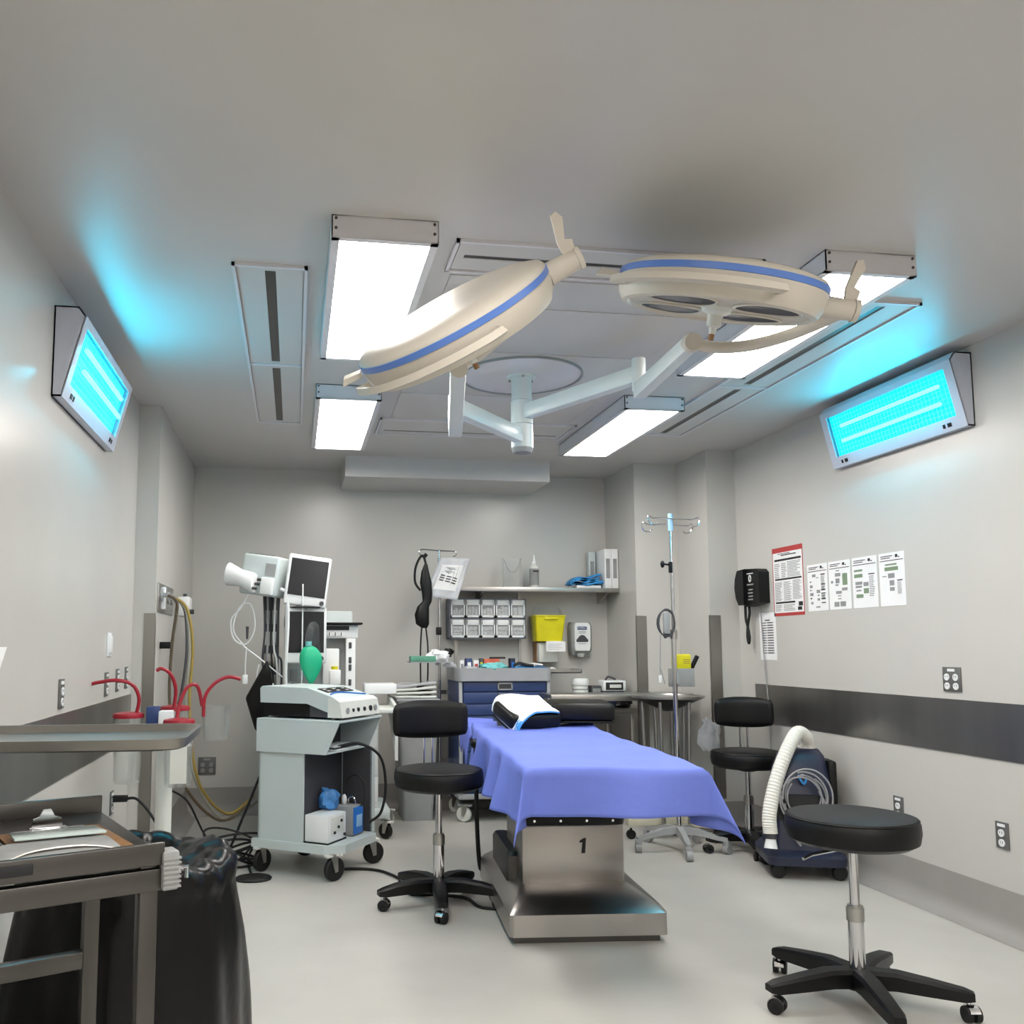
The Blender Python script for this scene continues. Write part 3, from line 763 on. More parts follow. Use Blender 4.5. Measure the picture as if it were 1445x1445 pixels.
# screens
def monitor(name, c, w_, h_, roll, yaw, label):
    q = Matrix.Translation(c) @ Matrix.Rotation(yaw, 4, 'Z') @ Matrix.Rotation(roll, 4, 'Y')
    def T_(mb): mb.v = [tuple(q @ Vector(v)) for v in mb.v]; return mb
    o = T_(MB().bb(-w_/2, w_/2, -.02, .03, -h_/2, h_/2, r=.012, seg=3).bb(-w_*.40, w_*.40, .03, .075, -h_*.38, h_*.40, r=.015)).build(name, 'white', AM); o['label'] = label
    T_(MB().bb(-w_*.435, w_*.435, -.0225, -.015, -h_*.31, h_*.42)).build('screen', 'screen', o)
    T_(MB().cyl((w_*.38, -.02, -h_*.41), (w_*.38, -.034, -h_*.41), .014, n=16)).build('dial', 'darkgrey', o)
    T_(MB().cyl((0, -.021, h_*.46), (0, -.0225, h_*.46), .004, n=8)).build('lamp', 'ink', o)
    return o
monitor('monitor', (-.120, -.36, 1.672), .275, .325, math.radians(7), math.radians(5), 'upper dark screen, leaning')
monitor('monitor', (-.128, -.34, 1.325), .265, .36, 0, math.radians(4), 'lower dark screen, upright')
MB().bb(-.20, -.05, -.27, .10, 1.25, 1.35, r=.01).bb(-.17, -.09, -.30, .0, 1.60, 1.68, r=.01).bb(-.19, -.10, -.05, .10, 1.35, 1.68, r=.01).build('screen_bracket', 'greyp', AM)
MB().lathe([(0, 0), (.10, 0), (.11, .008), (.06, .016), (0, .016)], c=(-.13, -.32, 1.498), n=28).build('swivel_foot', 'darkgrey', AM)
# module rack, leaning to the left
q = Matrix.Translation((-.40, -.27, 1.71)) @ Matrix.Rotation(math.radians(-22), 4, 'Z') @ Matrix.Rotation(math.radians(8), 4, 'Y')
def TQ(mb): mb.v = [tuple(q @ Vector(v)) for v in mb.v]; return mb
TQ(MB().bb(-.12, .13, -.09, .09, -.13, .13, r=.015, seg=3)).build('module_rack', 'mint', AM)
TQ(MB().bb(-.10, .08, -.07, -.05, .126, .134, r=.003)).build('vent_slot', 'darkgrey', AM)
TQ(MB().bb(.045, .115, -.094, -.086, .0, .08)).build('module_bay', 'greyp', AM)
TQ(MB().bb(.04, .12, -.13, -.085, -.12, -.01, r=.008)).build('module', 'white', AM)
prj = MB()
def oval(x, ry, rz_, z):
    return [(x, ry*math.cos(a)-.12, z+rz_*math.sin(a)) for a in [2*PI*i/18 for i in range(18)]]
loft(prj, [oval(-.20, .05, .065, -.02), oval(-.19, .06, .075, -.02), oval(-.10, .055, .055, -.035), oval(-.02, .06, .065, -.055), oval(.0, .055, .06, -.058)])
TQ(prj).build('gas_module', 'white', AM)
for k in range(3): TQ(MB().cyl((-.005, -.15+.03*k, -.09+.03*k), (.03, -.15+.03*k, -.09+.03*k), .009, n=10)).build('port', 'darksteel', AM)
# breathing bag
gb = MB()
n_ = 20; rs = []
for i in range(15):
    t = i/14; z = 1.262-.235*t; r_ = .012+.058*math.sin(PI*min(1, t*1.02)**.75)**.85
    rs.append([(-.11+.016*t+r_*math.cos(a)*(1+.10*math.cos(3*a)), -.56+.55*r_*math.sin(a)*(1+.10*math.cos(3*a)), z) for a in [2*PI*k/n_ for k in range(n_)]])
loft(gb, rs); gb.build('breathing_bag', 'green', AM)
MB().tube([(-.112, -.56, 1.255), (-.112, -.56, 1.30), (-.10, -.555, 1.36), (-.085, -.53, 1.385), (-.07, -.49, 1.37), (-.06, -.42, 1.26), (-.03, -.2, 1.2)], .022, n=12, smooth=5).build('breathing_tube', 'clear', AM)
MB().cyl((-.112, -.56, 1.255), (-.112, -.56, 1.285), .019, n=14).build('bag_neck', 'teal', AM)
# patient leads
def lead(pts, r, m, name='patient_lead'):
    MB().tube(pts, r, n=6, smooth=8).build(name, m, AM)
lead([(-.48, -.30, 1.62), (-.54, -.31, 1.50), (-.60, -.31, 1.42), (-.58, -.31, 1.30), (-.50, -.31, 1.27), (-.45, -.31, 1.38), (-.48, -.31, 1.52), (-.55, -.31, 1.50), (-.585, -.31, 1.36), (-.52, -.31, 1.26), (-.50, -.31, 1.24)], .005, 'tubew')
lead([(-.50, -.31, 1.25), (-.505, -.31, 1.15), (-.505, -.31, 1.07)], .004, 'tubew')
MB().box((-.505, -.31, 1.045), (.035, .02, .06), r=.006).build('sensor_clip', 'white', AM)
MB().cyl((-.497, -.31, 1.30), (-.497, -.31, 1.38), .006, .010, n=8).build('lead_grip', 'darkgrey', AM)
lead([(-.50, -.31, 1.24), (-.42, -.31, 1.18), (-.32, -.32, 1.10), (-.27, -.33, 1.06)], .005, 'tubew')
lead([(-.42, -.32, 1.14), (-.43, -.32, 1.05), (-.38, -.33, .99), (-.30, -.34, 1.0), (-.22, -.36, 1.02)], .005, 'tubew')
lead([(-.29, -.36, 1.62), (-.25, -.38, 1.58), (-.24, -.38, 1.4), (-.25, -.38, 1.1), (-.24, -.38, .92)], .011, 'white')
lead([(-.33, -.34, 1.02), (-.30, -.36, .93), (-.22, -.38, .88), (-.16, -.4, .93), (-.15, -.4, 1.05), (-.15, -.4, 1.65)], .005, 'tubew')
for k in range(5):
    lead([(-.40+.025*k, -.20-.01*k, 1.58), (-.39+.02*k, -.23, 1.35-.03*k), (-.40+.03*k, -.24, 1.15), (-.36+.02*k, -.22, .92)], .007, ['darkgrey','greycord','ink','tubew','darkgrey'][k], 'hose')
o = MB()
pts = [(-.37, 1.17), (-.345, 1.10), (-.315, .90), (-.325, .70), (-.39, .66), (-.44, .74), (-.50, .93)]
o.prism([(x, z) for x, z in pts], 'y', -.36, -.27)
ob = o.build('black_pouch', 'blackbag'); ob.location = AM.location
md = ob.modifiers.new('bevel', 'BEVEL'); md.width = .02; md.segments = 3
tag(ob, 'black pouch hanging on the left side of the anaesthesia machine', 'bag')

# ------------------------------------------------------------ gas outlets, hoses and regulators on the left pilaster
GP = thing('gas_outlet_panel', 'steel gas outlet panel with white regulator on the left pilaster', 'wall panel', (LPX, 5.20, 1.45))
MB().bb(0, .008, 0, .62, 0, .17, r=.002).build('plate', 'steel2', GP)
for k in range(4):
    s = MB().cyl((.006, .08+.15*k, .10), (.018, .08+.15*k, .10), .038, n=20).build('outlet_ring', 'greyp', GP)
    MB().cyl((.016, .08+.15*k, .10), (.045, .08+.15*k, .10), .015, n=12).build('valve', 'chrome', s)
MB().bb(.008, .03, .10, .14, .02, .15, r=.004).build('latch', 'white', GP)
MB().bb(.02, .10, .72, .86, .0, .13, r=.014).bb(0, .03, .76, .82, .05, .09).build('regulator', 'white', GP)
MB().cyl((.06, .79, .13), (.06, .79, .15), .012, n=12).cyl((.10, .74, .03), (.125, .74, .03), .016, n=12).build('regulator_knob', 'darkgrey', GP)
MB().bb(0, .06, .14, .18, -.21, -.17, r=.004).build('hose_bracket', 'blackp', GP)
def hose(pts, r, m, label, cat='hose', name='gas_hose', group=None, sm=8):
    o = MB().tube(pts, r, n=8, smooth=sm).build(name, m); return tag(o, label, cat, group)
gx = LPX+.05
hose([(gx, 5.28, 1.55), (gx+.05, 5.3, 1.50), (gx+.03, 5.3, 1.30), (gx+.02, 5.3, 1.0), (gx+.05, 5.3, .70), (gx+.12, 5.4, .42), (gx+.30, 5.6, .20), (gx+.46, 5.9, .24)], .009, 'brownhose', 'dark brown gas hose nearest the viewer, dropping from wall panel', group='gas hoses')
hose([(gx, 5.43, 1.55), (gx+.09, 5.43, 1.48), (gx+.13, 5.43, 1.25), (gx+.12, 5.42, .95), (gx+.14, 5.43, .65), (gx+.20, 5.5, .40), (gx+.34, 5.7, .22), (gx+.48, 5.98, .28)], .009, 'yelhose', 'yellow gas hose dropping from wall panel to the machine', group='gas hoses')
hose([(gx, 5.58, 1.55), (gx+.07, 5.56, 1.47), (gx+.10, 5.53, 1.25), (gx+.09, 5.5, .95), (gx+.10, 5.5, .68), (gx+.18, 5.58, .38), (gx+.32, 5.78, .17), (gx+.50, 6.06, .23)], .009, 'greyhose', 'pale grey gas hose dropping from wall panel to the machine', group='gas hoses')
hose([(gx, 5.73, 1.55), (gx+.05, 5.7, 1.46), (gx+.07, 5.65, 1.22), (gx+.05, 5.62, .98), (gx+.03, 5.62, .90)], .009, 'darkgrey', 'short dark hose hanging from wall panel with a clamp end', group='gas hoses')

# ------------------------------------------------------------ suction canister stand
SS = thing('suction_stand', 'white-poled suction stand with clear canisters and red tubing', 'suction stand', (-.575, 4.2, 0))
MB().lathe([(0, .02), (.16, .02), (.17, .03), (.15, .05), (.05, .06), (0, .06)], n=32).build('base', 'offw', SS)
for k in range(5):
    a = 2*PI*k/5; MB().ball((.14*math.cos(a), .14*math.sin(a), .018), .018, n=6).build('wheel', 'rubber', SS)
MB().cyl((0,0,.05), (0,0,.86), .036, n=20).build('pole', 'offw', SS)
for k, (x, y) in enumerate(((-.165, .0), (.075, -.13), (.22, .06), (.02, .16))):
    MB().tube([(0, 0, .80), (x*.5, y*.5, .80)], .01, n=8).build('support_arm', 'steel2', SS)
    z0 = (.64, .64, .82, .70)[k]; h = (.29, .27, .16, .25)[k]
    cn = MB().lathe([(0, z0), (.055, z0), (.058, z0+.01), (.066, z0+h), (.062, z0+h), (.054, z0+.012), (0, z0+.012)], c=(x, y, 0), n=24).build('canister', 'clear', SS)
    if k != 2:
        MB().lathe([(0, z0+h), (.068, z0+h), (.070, z0+h+.008), (.066, z0+h+.02), (.03, z0+h+.026), (0, z0+h+.026)], c=(x, y, 0), n=24).build('lid', 'redt', cn)
    for j in range(6):
        MB().bb(x+.045, x+.058, y-.04, y-.038, z0+.05+.03*j, z0+.052+.03*j) if 0 else None
for pts in ([(-.13, 0, .95), (-.12, -.01, 1.02), (-.15, -.02, 1.08), (-.22, -.03, 1.10), (-.30, -.02, 1.09), (-.34, -.02, 1.08)],
            [(.02, .10, .96), (.03, .08, 1.05), (.01, .06, 1.12), (-.03, .05, 1.15), (-.055, .05, 1.14)],
            [(.06, -.10, .92), (.07, -.08, 1.0), (.10, -.06, 1.07), (.14, -.03, 1.07), (.16, .0, .98)],
            [(.165, .02, .93), (.17, .02, 1.02), (.21, .03, 1.08), (.27, .04, 1.11), (.33, .04, 1.10)]):
    MB().tube(pts, .0085, n=8, smooth=6).build('red_tube', 'redt', SS)
MB().bb(-.03, .03, -.03, .05, .86, .96, r=.005).build('manifold', 'white', SS)
MB().bb(-.085, -.03, -.02, .03, .90, .98, r=.004).build('label_card', 'navy', SS)
MB().bb(.05, .12, -.20, -.196, .66, .88).build('graduation', 'offw', SS)

# ------------------------------------------------------------ foreground steel table, mayo tray, waste bag
ST = thing('steel_table', 'stainless steel instrument table in the left foreground', 'table', (-.557, 1.988, 0), math.radians(24.3))
W_, D_ = .44, .53
MB().bb(-W_/2, W_/2, -D_/2, D_/2, .825, .845, r=.004).build('tabletop', 'tsteel', ST)
for s, z1 in ((-1, .868), (1, .885)):
    MB().bb(-W_/2, W_/2, s*D_/2-.006, s*D_/2+.006, .825, z1, r=.003).build('rim', 'tsteel', ST)
for sx in (-1, 1):
    for sy in (-1, 1):
        MB().bb(sx*(W_/2-.024)-.018, sx*(W_/2-.024)+.018, sy*(D_/2-.03)-.018, sy*(D_/2-.03)+.018, 0, .825, r=.004).build('leg', 'tsteel', ST)
for s in (-1, 1):
    MB().bb(-W_/2, W_/2, s*(D_/2-.012)-.014, s*(D_/2-.012)+.014, .775, .818, r=.004).build('rail', 'tsteel', ST)
    MB().bb(s*(W_/2-.024)-.012, s*(W_/2-.024)+.012, -D_/2+.04, D_/2-.04, .78, .82).build('rail', 'tsteel', ST)
MB().bb(-W_/2+.03, W_/2-.03, D_/2-.045, D_/2-.015, .49, .53, r=.004).build('stretcher', 'tsteel', ST)
MB().bb(-W_/2+.1, -W_/2+.2, -D_/2-.010, -D_/2-.004, .838, .858, r=.002).build('slot', 'ink', ST)
bp_ = MB().bb(W_/2-.005, W_/2+.028, -D_/2-.012, -D_/2+.035, .775, .85, r=.005)
for i in range(7): bp_.bb(W_/2-.004, W_/2+.031, -D_/2-.014, -D_/2+.03, .78+.009*i, .784+.009*i)
bp_.build('corner_bumper', 'greyp', ST)
MB().tube([(W_/2+.03, -D_/2+.01, .81), (W_/2+.05, -D_/2+.01, .812), (W_/2+.05, -D_/2+.012, .79)], .004).build('hook', 'chrome', ST)
cb = thing('clipboard', 'brown hardboard clipboard with metal clip on the steel table', 'clipboard'); place(cb, ST, (.075, -.085, .846), math.radians(3))
MB().bb(-.105, .105, -.165, .165, 0, .004, r=.001).build('board', 'wood', cb)
MB().bb(-.085, .065, .112, .135, .004, .013, r=.003).bb(-.045, .03, .12, .165, .008, .014, r=.002).build('clip', 'chrome', cb)
MB().prism([(-.04, .012), (.025, .012), (.022, .03), (.008, .035), (.0, .05), (-.016, .05), (-.024, .035), (-.036, .03)], 'y', .150, .155).build('clip_lever', 'chrome', cb)
gd = thing('grey_device', 'low grey plastic device with curved front on the steel table edge', 'device'); place(gd, ST, (.035, -.185, .851), math.radians(2))
loft_ = MB(); loft(loft_, [ring(-.115, .115, -.06, .055, 0, .03), ring(-.115, .115, -.06, .055, .006, .03), ring(-.10, .10, -.04, .05, .020, .03)]); loft_.build('case', 'greyp', gd)
MB().tube([(-.105, -.055, .006), (-.05, -.045, .019), (.04, -.045, .019), (.105, -.055, .006)], .003, n=6, smooth=5).build('trim', 'steel2', gd)
gp_ = MB().box((0,0,0), (.17, .15, .005), rot=Matrix.Rotation(math.radians(-6), 3, 'X'), r=.001).build('glass_plate', mat('frosted glass', (196,212,208), .12, var=.02)); place(gp_, ST, (.055, -.075, .870), math.radians(-4)); tag(gp_, 'greenish glass plate lying on the clipboard', 'glass plate')

MS = thing('mayo_stand', 'stainless mayo stand tray above the steel table, left foreground', 'tray stand', (-.53, 2.18, 0))
tr = MB()
def rr(x0, x1, y0, y1, z, r): return ring(x0, x1, y0, y1, z, r)
loft(tr, [rr(-.295, .285, -.185, .195, 1.026, .05), rr(-.305, .295, -.195, .205, 1.03, .055), rr(-.31, .30, -.20, .21, 1.052, .06), rr(-.30, .29, -.19, .20, 1.052, .055), rr(-.288, .278, -.178, .188, 1.034, .05)])
tr.build('tray', 'guard', MS)
MB().cyl((-.315, .12, .03), (-.315, .12, 1.0), .014, n=16).build('post', 'chrome', MS)
MB().tube([(-.315, .12, .99), (-.30, .10, 1.012), (-.2, .0, 1.018), (.25, 0, 1.018)], .009, n=8).build('tray_arm', 'chrome', MS)
MB().bb(-.335, -.05, .105, .135, .005, .035).bb(-.335, -.30, .0, .24, .005, .035).build('foot_frame', 'steel', MS)

def bagfn(a, z):
    k = min(1, max(0, (.74-z)/.5)); top = max(0, 1-abs(z-.66)/.16)
    return 1+.030*k*math.sin(7*a+2*z)+.014*k*math.sin(15*a-3*z)+top*(.018*math.sin(19*a+40*z)+.014*math.sin(31*a-30*z))
WB = thing('waste_hamper', 'large black plastic waste bag on a hamper behind the steel table', 'waste bag', (-.47, 2.78, 0))
prof = [(.30, .01), (.352, .05), (.348, .15), (.340, .27), (.327, .40), (.310, .50), (.302, .55), (.307, .585), (.305, .61), (.296, .63), (.28, .642), (.255, .645), (.23, .635), (.21, .615), (.15, .60), (.07, .61), (0, .605)]
prof2 = []
for q_ in range(len(prof)-1):
    for k_ in range(2): prof2.append(tuple(prof[q_][c_]+(prof[q_+1][c_]-prof[q_][c_])*k_/2 for c_ in (0, 1)))
prof2.append(prof[-1])
mb_ = MB().lathe(prof2, n=140, fn=bagfn)
mb_.v = [(x, y, z+(.006*math.sin(23*x+9*y)+.006*math.sin(31*y-14*x)+.005*math.sin(57*x+41*y))*max(0, min(1, (z-.5)/.1))) for x, y, z in mb_.v]
mb_.build('bag', 'blackbag', WB, angle=70)
MB().cyl((0,0,0), (0,0,.02), .25, n=24).build('hamper_base', 'darksteel', WB)

# ------------------------------------------------------------ blue supply cart by the back wall
BC = thing('supply_cart', 'navy blue drawer cart with grey plastic top by the back wall', 'cart', (1.52, 6.30, 0))
cx0, cx1, dY = -.335, .335, .48
MB().bb(cx0, cx1, .01, dY, .20, 1.0).build('cabinet', 'navy', BC)
MB().bb(cx0-.01, cx1+.01, -.005, dY+.01, .165, .205, r=.006).build('bottom_frame', 'cartgrey', BC)
for x in (cx0+.008, cx1-.008):
    MB().bb(x-.012, x+.012, -.012, .02, .205, 1.0, r=.003).build('corner_post', 'cartgrey', BC)
    MB().bb(x-.012, x+.012, dY-.01, dY+.008, .205, 1.0, r=.003).build('corner_post', 'cartgrey', BC)
zz = [1.0, .925, .84, .755, .63, .50, .36, .21]
for i in range(7):
    dw = MB().bb(cx0+.03, cx1-.03, -.008, .015, zz[i+1]+.004, zz[i]-.003, r=.003).build('drawer', 'navy', BC)
    zc = (zz[i]+zz[i+1])/2+.005
    h_ = MB()
    h_.bb(-.055, .055, -.018, -.006, zc+.014, zc+.026).bb(-.055, .055, -.018, -.006, zc-.028, zc-.020).bb(-.055, -.046, -.018, -.006, zc-.028, zc+.026).bb(.046, .055, -.018, -.006, zc-.028, zc+.026)
    h_.build('handle', 'cartgrey', dw)
    MB().bb(-.046, .046, -.0095, -.006, zc-.02, zc+.014).build('handle_recess', 'darkgrey', dw)
MB().cyl((-.20, -.008, .585), (-.20, -.016, .585), .012, n=12).build('lock', 'steel2', BC)
tp = MB()
def trayring(x0, x1, y0, y1, z, r): return ring(x0, x1, y0, y1, z, r)
loft(tp, [ring(-.335, .335, -.02, .49, 1.0, .03), ring(-.35, .345, -.035, .50, 1.005, .04), ring(-.352, .347, -.037, .502, 1.098, .04), ring(-.335, .332, -.022, .487, 1.098, .035), ring(-.325, .322, -.012, .477, 1.05, .03)])
tp.build('top_tray', 'cartgrey', BC)
for (x, y, r_) in ((cx0+.05, .05, 2.6), (cx1-.05, .05, .3), (cx0+.05, dY-.06, 2.2), (cx1-.05, dY-.06, .8)):
    big_caster(BC, x, y, r_, .055, wheel='offw', fork='cartgrey')
# side tray right, pole left
st = MB().bb(.35, .62, .10, .36, 1.055, 1.062).bb(.35, .62, .10, .106, 1.055, 1.085).bb(.614, .62, .10, .36, 1.055, 1.085).bb(.35, .62, .354, .36, 1.055, 1.085)
st.build('side_tray', 'steel2', BC)
pl = MB().cyl((-.44, .25, .30), (-.44, .25, 1.93), .011, n=12).bb(-.44, cx0, .24, .26, .40, .43).bb(-.44, cx0, .24, .26, .90, .93)
pl.build('iv_pole', 'chrome', BC)
MB().tube([(-.575, .25, 1.945), (-.595, .25, 1.955), (-.585, .25, 1.98), (-.55, .25, 1.985), (-.44, .25, 1.978), (-.33, .25, 1.975), (-.31, .25, 1.962), (-.315, .25, 1.94), (-.335, .25, 1.935)], .005, n=8, smooth=5).cyl((-.44,.25,1.90), (-.44,.25,1.985), .007, n=10).build('pole_hook', 'chrome', BC)
MB().bb(-.465, -.425, .23, .27, 1.34, 1.40, r=.006).build('pole_clamp', 'blackp', BC)
# things on the cart top
def onit(mb, name, m, label, cat, loc, rz=0, group=None):
    o = mb.build(name, m); o.location = loc; o.rotation_euler = (0, 0, rz); return tag(o, label, cat, group)
def carton(name, size, m, face, label, loc, rz=0, group=None, cat='box'):
    t = thing(name, label, cat, loc, rz, group)
    MB().box((0, 0, size[2]/2), size, r=.002).build('carton', m, t)
    MB().box((0, -size[1]/2-.0006, size[2]*.5), (size[0]*.6, .0012, size[2]*.5)).build('label', face, t)
    return t
zt = 1.052
bz = 'small boxes on the cart top'
carton('medicine_box', (.028, .04, .10), 'white', 'inkgrey', 'narrow white box at the left end of the cart top', (1.225, 6.42, zt), 0, bz)
carton('medicine_box', (.045, .05, .115), 'navy', 'paper', 'navy and white box second from left on the cart top', (1.275, 6.42, zt), .1, bz)
carton('medicine_box', (.04, .05, .10), 'white', 'red', 'white box with red mark on the cart top', (1.33, 6.42, zt), 0, bz)
carton('medicine_box', (.03, .04, .115), 'darkgrey', 'yellow', 'dark little bottle box beside the red pack on the cart top', (1.375, 6.44, zt), 0, bz)
carton('medicine_box', (.115, .06, .11), 'pill', 'paper', 'red and cream printed pack on the cart top', (1.455, 6.45, zt), -.05, bz)
onit(MB().tube([(-.06, 0, 0), (.06, 0, 0)], .007), 'marker_pen', 'ink', 'black marker pen lying on the red pack', 'pen', (1.50, 6.44, zt+.118), 0)
onit(crumple((0, 0, .042), (.10, .07, .04), 9), 'plastic_pack', 'teal', 'pale teal plastic pack at the front of the cart top', 'pack', (1.44, 6.345, zt))
onit(crumple((0, 0, .03), (.06, .05, .03), 3), 'plastic_pack', 'clearbag', 'small clear plastic pack at front left of the cart top', 'pack', (1.275, 6.345, zt))
carton('medicine_box', (.04, .04, .115), 'navyp', 'bluebox', 'navy bottle box beside the blue tray on the cart top', (1.60, 6.40, zt), .2, bz)
t = thing('blue_tray', 'bright blue wrapped tray on the right half of the cart top', 'tray', (1.72, 6.40, zt))
loft_ = MB(); loft(loft_, [ring(-.12, .11, -.10, .12, 0, .02), ring(-.14, .13, -.11, .14, .05, .02), ring(-.13, .12, -.10, .13, .05, .02), ring(-.11, .10, -.09, .11, .012, .02)]); loft_.build('tray', 'sky', t)
onit(crumple((0, 0, .018), (.10, .08, .016), 12), 'gauze_pack', 'paper', 'white gauze pack lying in the blue tray', 'pack', (1.73, 6.41, zt+.045))
onit(MB().tube([(-.07, 0, .012), (-.03, -.01, .03), (.02, 0, .02), (.08, 0, .012)], .011, smooth=5), 'curved_instrument', 'ink', 'black curved instrument on the front of the blue tray', 'instrument', (1.66, 6.31, zt+.05))
onit(crumple((0, 0, .016), (.035, .03, .018), 2), 'tissue', 'paper', 'crumpled white tissue on the steel side tray of the cart', 'tissue', (1.93, 6.46, 1.062))
# wire basket on the pole
BK = thing('pole_basket', 'small shelf with green box and wrappers clamped to cart pole', 'basket', (1.005, 6.42, 1.135))
MB().bb(-.165, .13, -.06, .14, 0, .008, r=.002).bb(.05, .08, .12, .16, -.02, .03).build('shelf', 'cartgrey', BK)
MB().bb(-.165, .02, -.055, .05, .008, .05, r=.006).build('green_box', 'greentray', BK)
mb = crumple((.05, 0, .05), (.085, .06, .045), 21); mb.build('white_wrapper', 'padw', BK)
mb = crumple((.135, .02, .0), (.05, .05, .04), 31); mb.v = [(x, y, z-.03) for x, y, z in mb.v]; mb.build('clear_wrapper', 'clearbag', BK)
mb = crumple((.125, .02, .075), (.035, .03, .03), 41); mb.build('black_cap', 'blackp', BK)
# blood pressure cuff
CF = thing('blood_pressure_cuff', 'black blood pressure cuff with hoses hanging from pole hook', 'cuff', (.95, 6.50, 1.15))
cf = MB()
rs = []
for (z, r1, dx) in ((.72, .012, .02), (.66, .03, .015), (.58, .045, .02), (.50, .04, .03), (.44, .035, .03), (.40, .045, .0), (.34, .055, -.01), (.27, .05, -.005), (.24, .02, .01)):
    rs.append([(dx+r1*math.cos(a), .5*r1*math.sin(a), z) for a in [2*PI*k/14 for k in range(14)]])
loft(cf, rs); cf.build('cuff', 'blackp', CF)
MB().tube([(.02, 0, .72), (.0, 0, .78), (-.03, 0, .76), (-.06, 0, .68), (-.06, 0, .58), (-.02, 0, .52)], .009, smooth=6).cyl((.0, 0, .765), (.025, .0, .795), .014, n=10).build('hanger_loop', 'blackp', CF)
for x in (-.02, .035): MB().tube([(x*.5, 0, .26), (x, 0, .1), (x, 0, -.1), (x*.9, 0, -.17)], .006, n=6, smooth=5).build('hose', 'rubber', CF)
MB().ball((-.018, 0, -.21), .035, n=8, sc=(1, 1, 1.3)).build('bulb', 'rubber', CF)
MB().ball((.035, 0, -.19), .024, n=8).build('gauge', 'chrome', CF)
# clear bag with printed sheet hanging from the hook
BG = thing('hanging_bag', 'clear plastic bag with printed sheet hanging from the pole hook', 'bag', (1.08, 6.50, 1.60))
def fbag(u, v):
    x = -.06+.235*u+.06*v-.13*(1-v)*0; x += -.05*(1-v); z = .0+.32*v+.03*(1-u)*(1-v)+.0
    return (x, .012*math.sin(5*u+3*v)+.008*math.sin(11*u-4*v), z)
MB().grid(14, 16, fbag).build('bag', 'clearbag', BG, solid=.006, angle=70)
MB().grid(8, 8, lambda u, v: tuple(Vector(fbag(.15+.7*u, .2+.62*v))+Vector((0, -.004, 0)))).build('sheet', 'paper', BG, angle=70)
ln = MB()
for k in range(3):
    for j in range(3):
        u0 = .22+.2*j; v0 = .58-.06*k-.03*j
        ln.add([tuple(Vector(fbag(u, v))+Vector((0, -.007, 0))) for u, v in ((u0, v0), (u0+.15, v0-.02), (u0+.15, v0-.045), (u0, v0-.025))], [(0,1,2,3)])
for k in range(6): 
    u0 = .3+.06*(k % 3); v0 = .76-.03*k
    ln.add([tuple(Vector(fbag(u, v))+Vector((0, -.007, 0))) for u, v in ((u0, v0), (u0+.3, v0-.02), (u0+.3, v0-.028), (u0, v0-.008))], [(0,1,2,3)])
ln.build('print', 'ink', BG, flat=True)
# wrapped bundle on a grey bin, left of the cart
GB = thing('grey_bin', 'grey plastic bin standing left of the navy cart', 'bin', (.895, 6.58, 0))
loft_ = MB(); loft(loft_, [ring(-.10, .12, -.14, .16, 0, .03), ring(-.14, .15, -.18, .20, .62, .03), ring(-.15, .16, -.19, .21, .63, .03), ring(-.15, .16, -.19, .21, .86, .03)]); loft_.build('bin', 'greyp', GB)
MB().bb(-.155, .165, -.195, .215, .855, .875, r=.006).build('lid', 'cartgrey', GB)
WP = thing('wrapped_bundle', 'grey plastic-wrapped bundle lying on the grey bin', 'bundle', (.885, 6.58, .875))
for k in range(4):
    MB().grid(14, 14, lambda u, v, k=k: (-.15+.30*u, -.18+.36*v, .012+.024*k+.04*u*(k/4)+.010*math.sin(6*u+k)*math.sin(5*v))).build('layer', 'clearbag' if k == 3 else 'offw', WP, solid=.018, angle=70)

# ------------------------------------------------------------ wall shelf and what stands on it
SH = thing('wall_shelf', 'stainless wall shelf above the supply bins on the back wall', 'shelf', (1.89, YB, 1.69))
MB().bb(-.64, .632, -.30, 0, .012, .020).bb(-.64, .632, -.304, -.296, -.014, .020, r=.002).bb(-.64, -.635, -.30, 0, -.014, .02).build('board', 'steel2', SH)
for x in (-.45, .56):
    MB().prism([(0, .01), (-.27, .01), (-.27, -.005), (-.02, -.09), (0, -.09)], 'x', x-.008, x+.008).build('bracket', 'steel2', SH)
for x in (-.62, -.10): MB().bb(x-.012, x+.012, -.012, 0, -.66, .0).build('wall_standard', 'steel2', SH)
zs = 1.711
HK = thing('leaflet_holder', 'clear acrylic holder with notched front on the wall shelf', 'holder', (1.68, 6.70, zs))
MB().bb(-.075, .075, .03, .034, 0, .235).bb(-.075, .075, -.035, .034, 0, .004).bb(-.075, -.071, -.035, .034, 0, .235).bb(.071, .075, -.035, .034, 0, .235).build('case', 'clear', HK)
MB().prism([(-.075, 0), (.075, 0), (.075, .21), (.05, .17), (.02, .13), (-.02, .13), (-.05, .17), (-.075, .21)], 'y', -.037, -.033).build('notched_front', 'clear', HK)
MB().tube([(-.065, -.036, .215), (-.05, -.036, .17), (-.02, -.036, .125), (.02, -.036, .125), (.05, -.036, .17), (.065, -.036, .215)], .004, n=6).build('edge', 'greyp', HK)
SB = thing('spray_bottle', 'clear bottle with white nozzle and grey label on the shelf', 'bottle', (1.862, 6.70, zs))
MB().lathe([(0, 0), (.034, 0), (.037, .01), (.037, .155), (.03, .175), (.016, .185), (.016, .195)], n=24).build('bottle', 'offw', SB)
MB().lathe([(.0378, .02), (.0382, .025), (.0382, .15), (.0378, .152)], n=24).build('label', 'inkgrey', SB)
MB().bb(-.018, .026, -.0395, -.036, .125, .138).build('label_bar', 'ink', SB)
MB().lathe([(.018, .19), (.018, .205), (.010, .21), (.005, .245), (.003, .262), (0, .262)], n=16).build('nozzle', 'white', SB)
tag_ = 'white-spined boxes on the shelf'
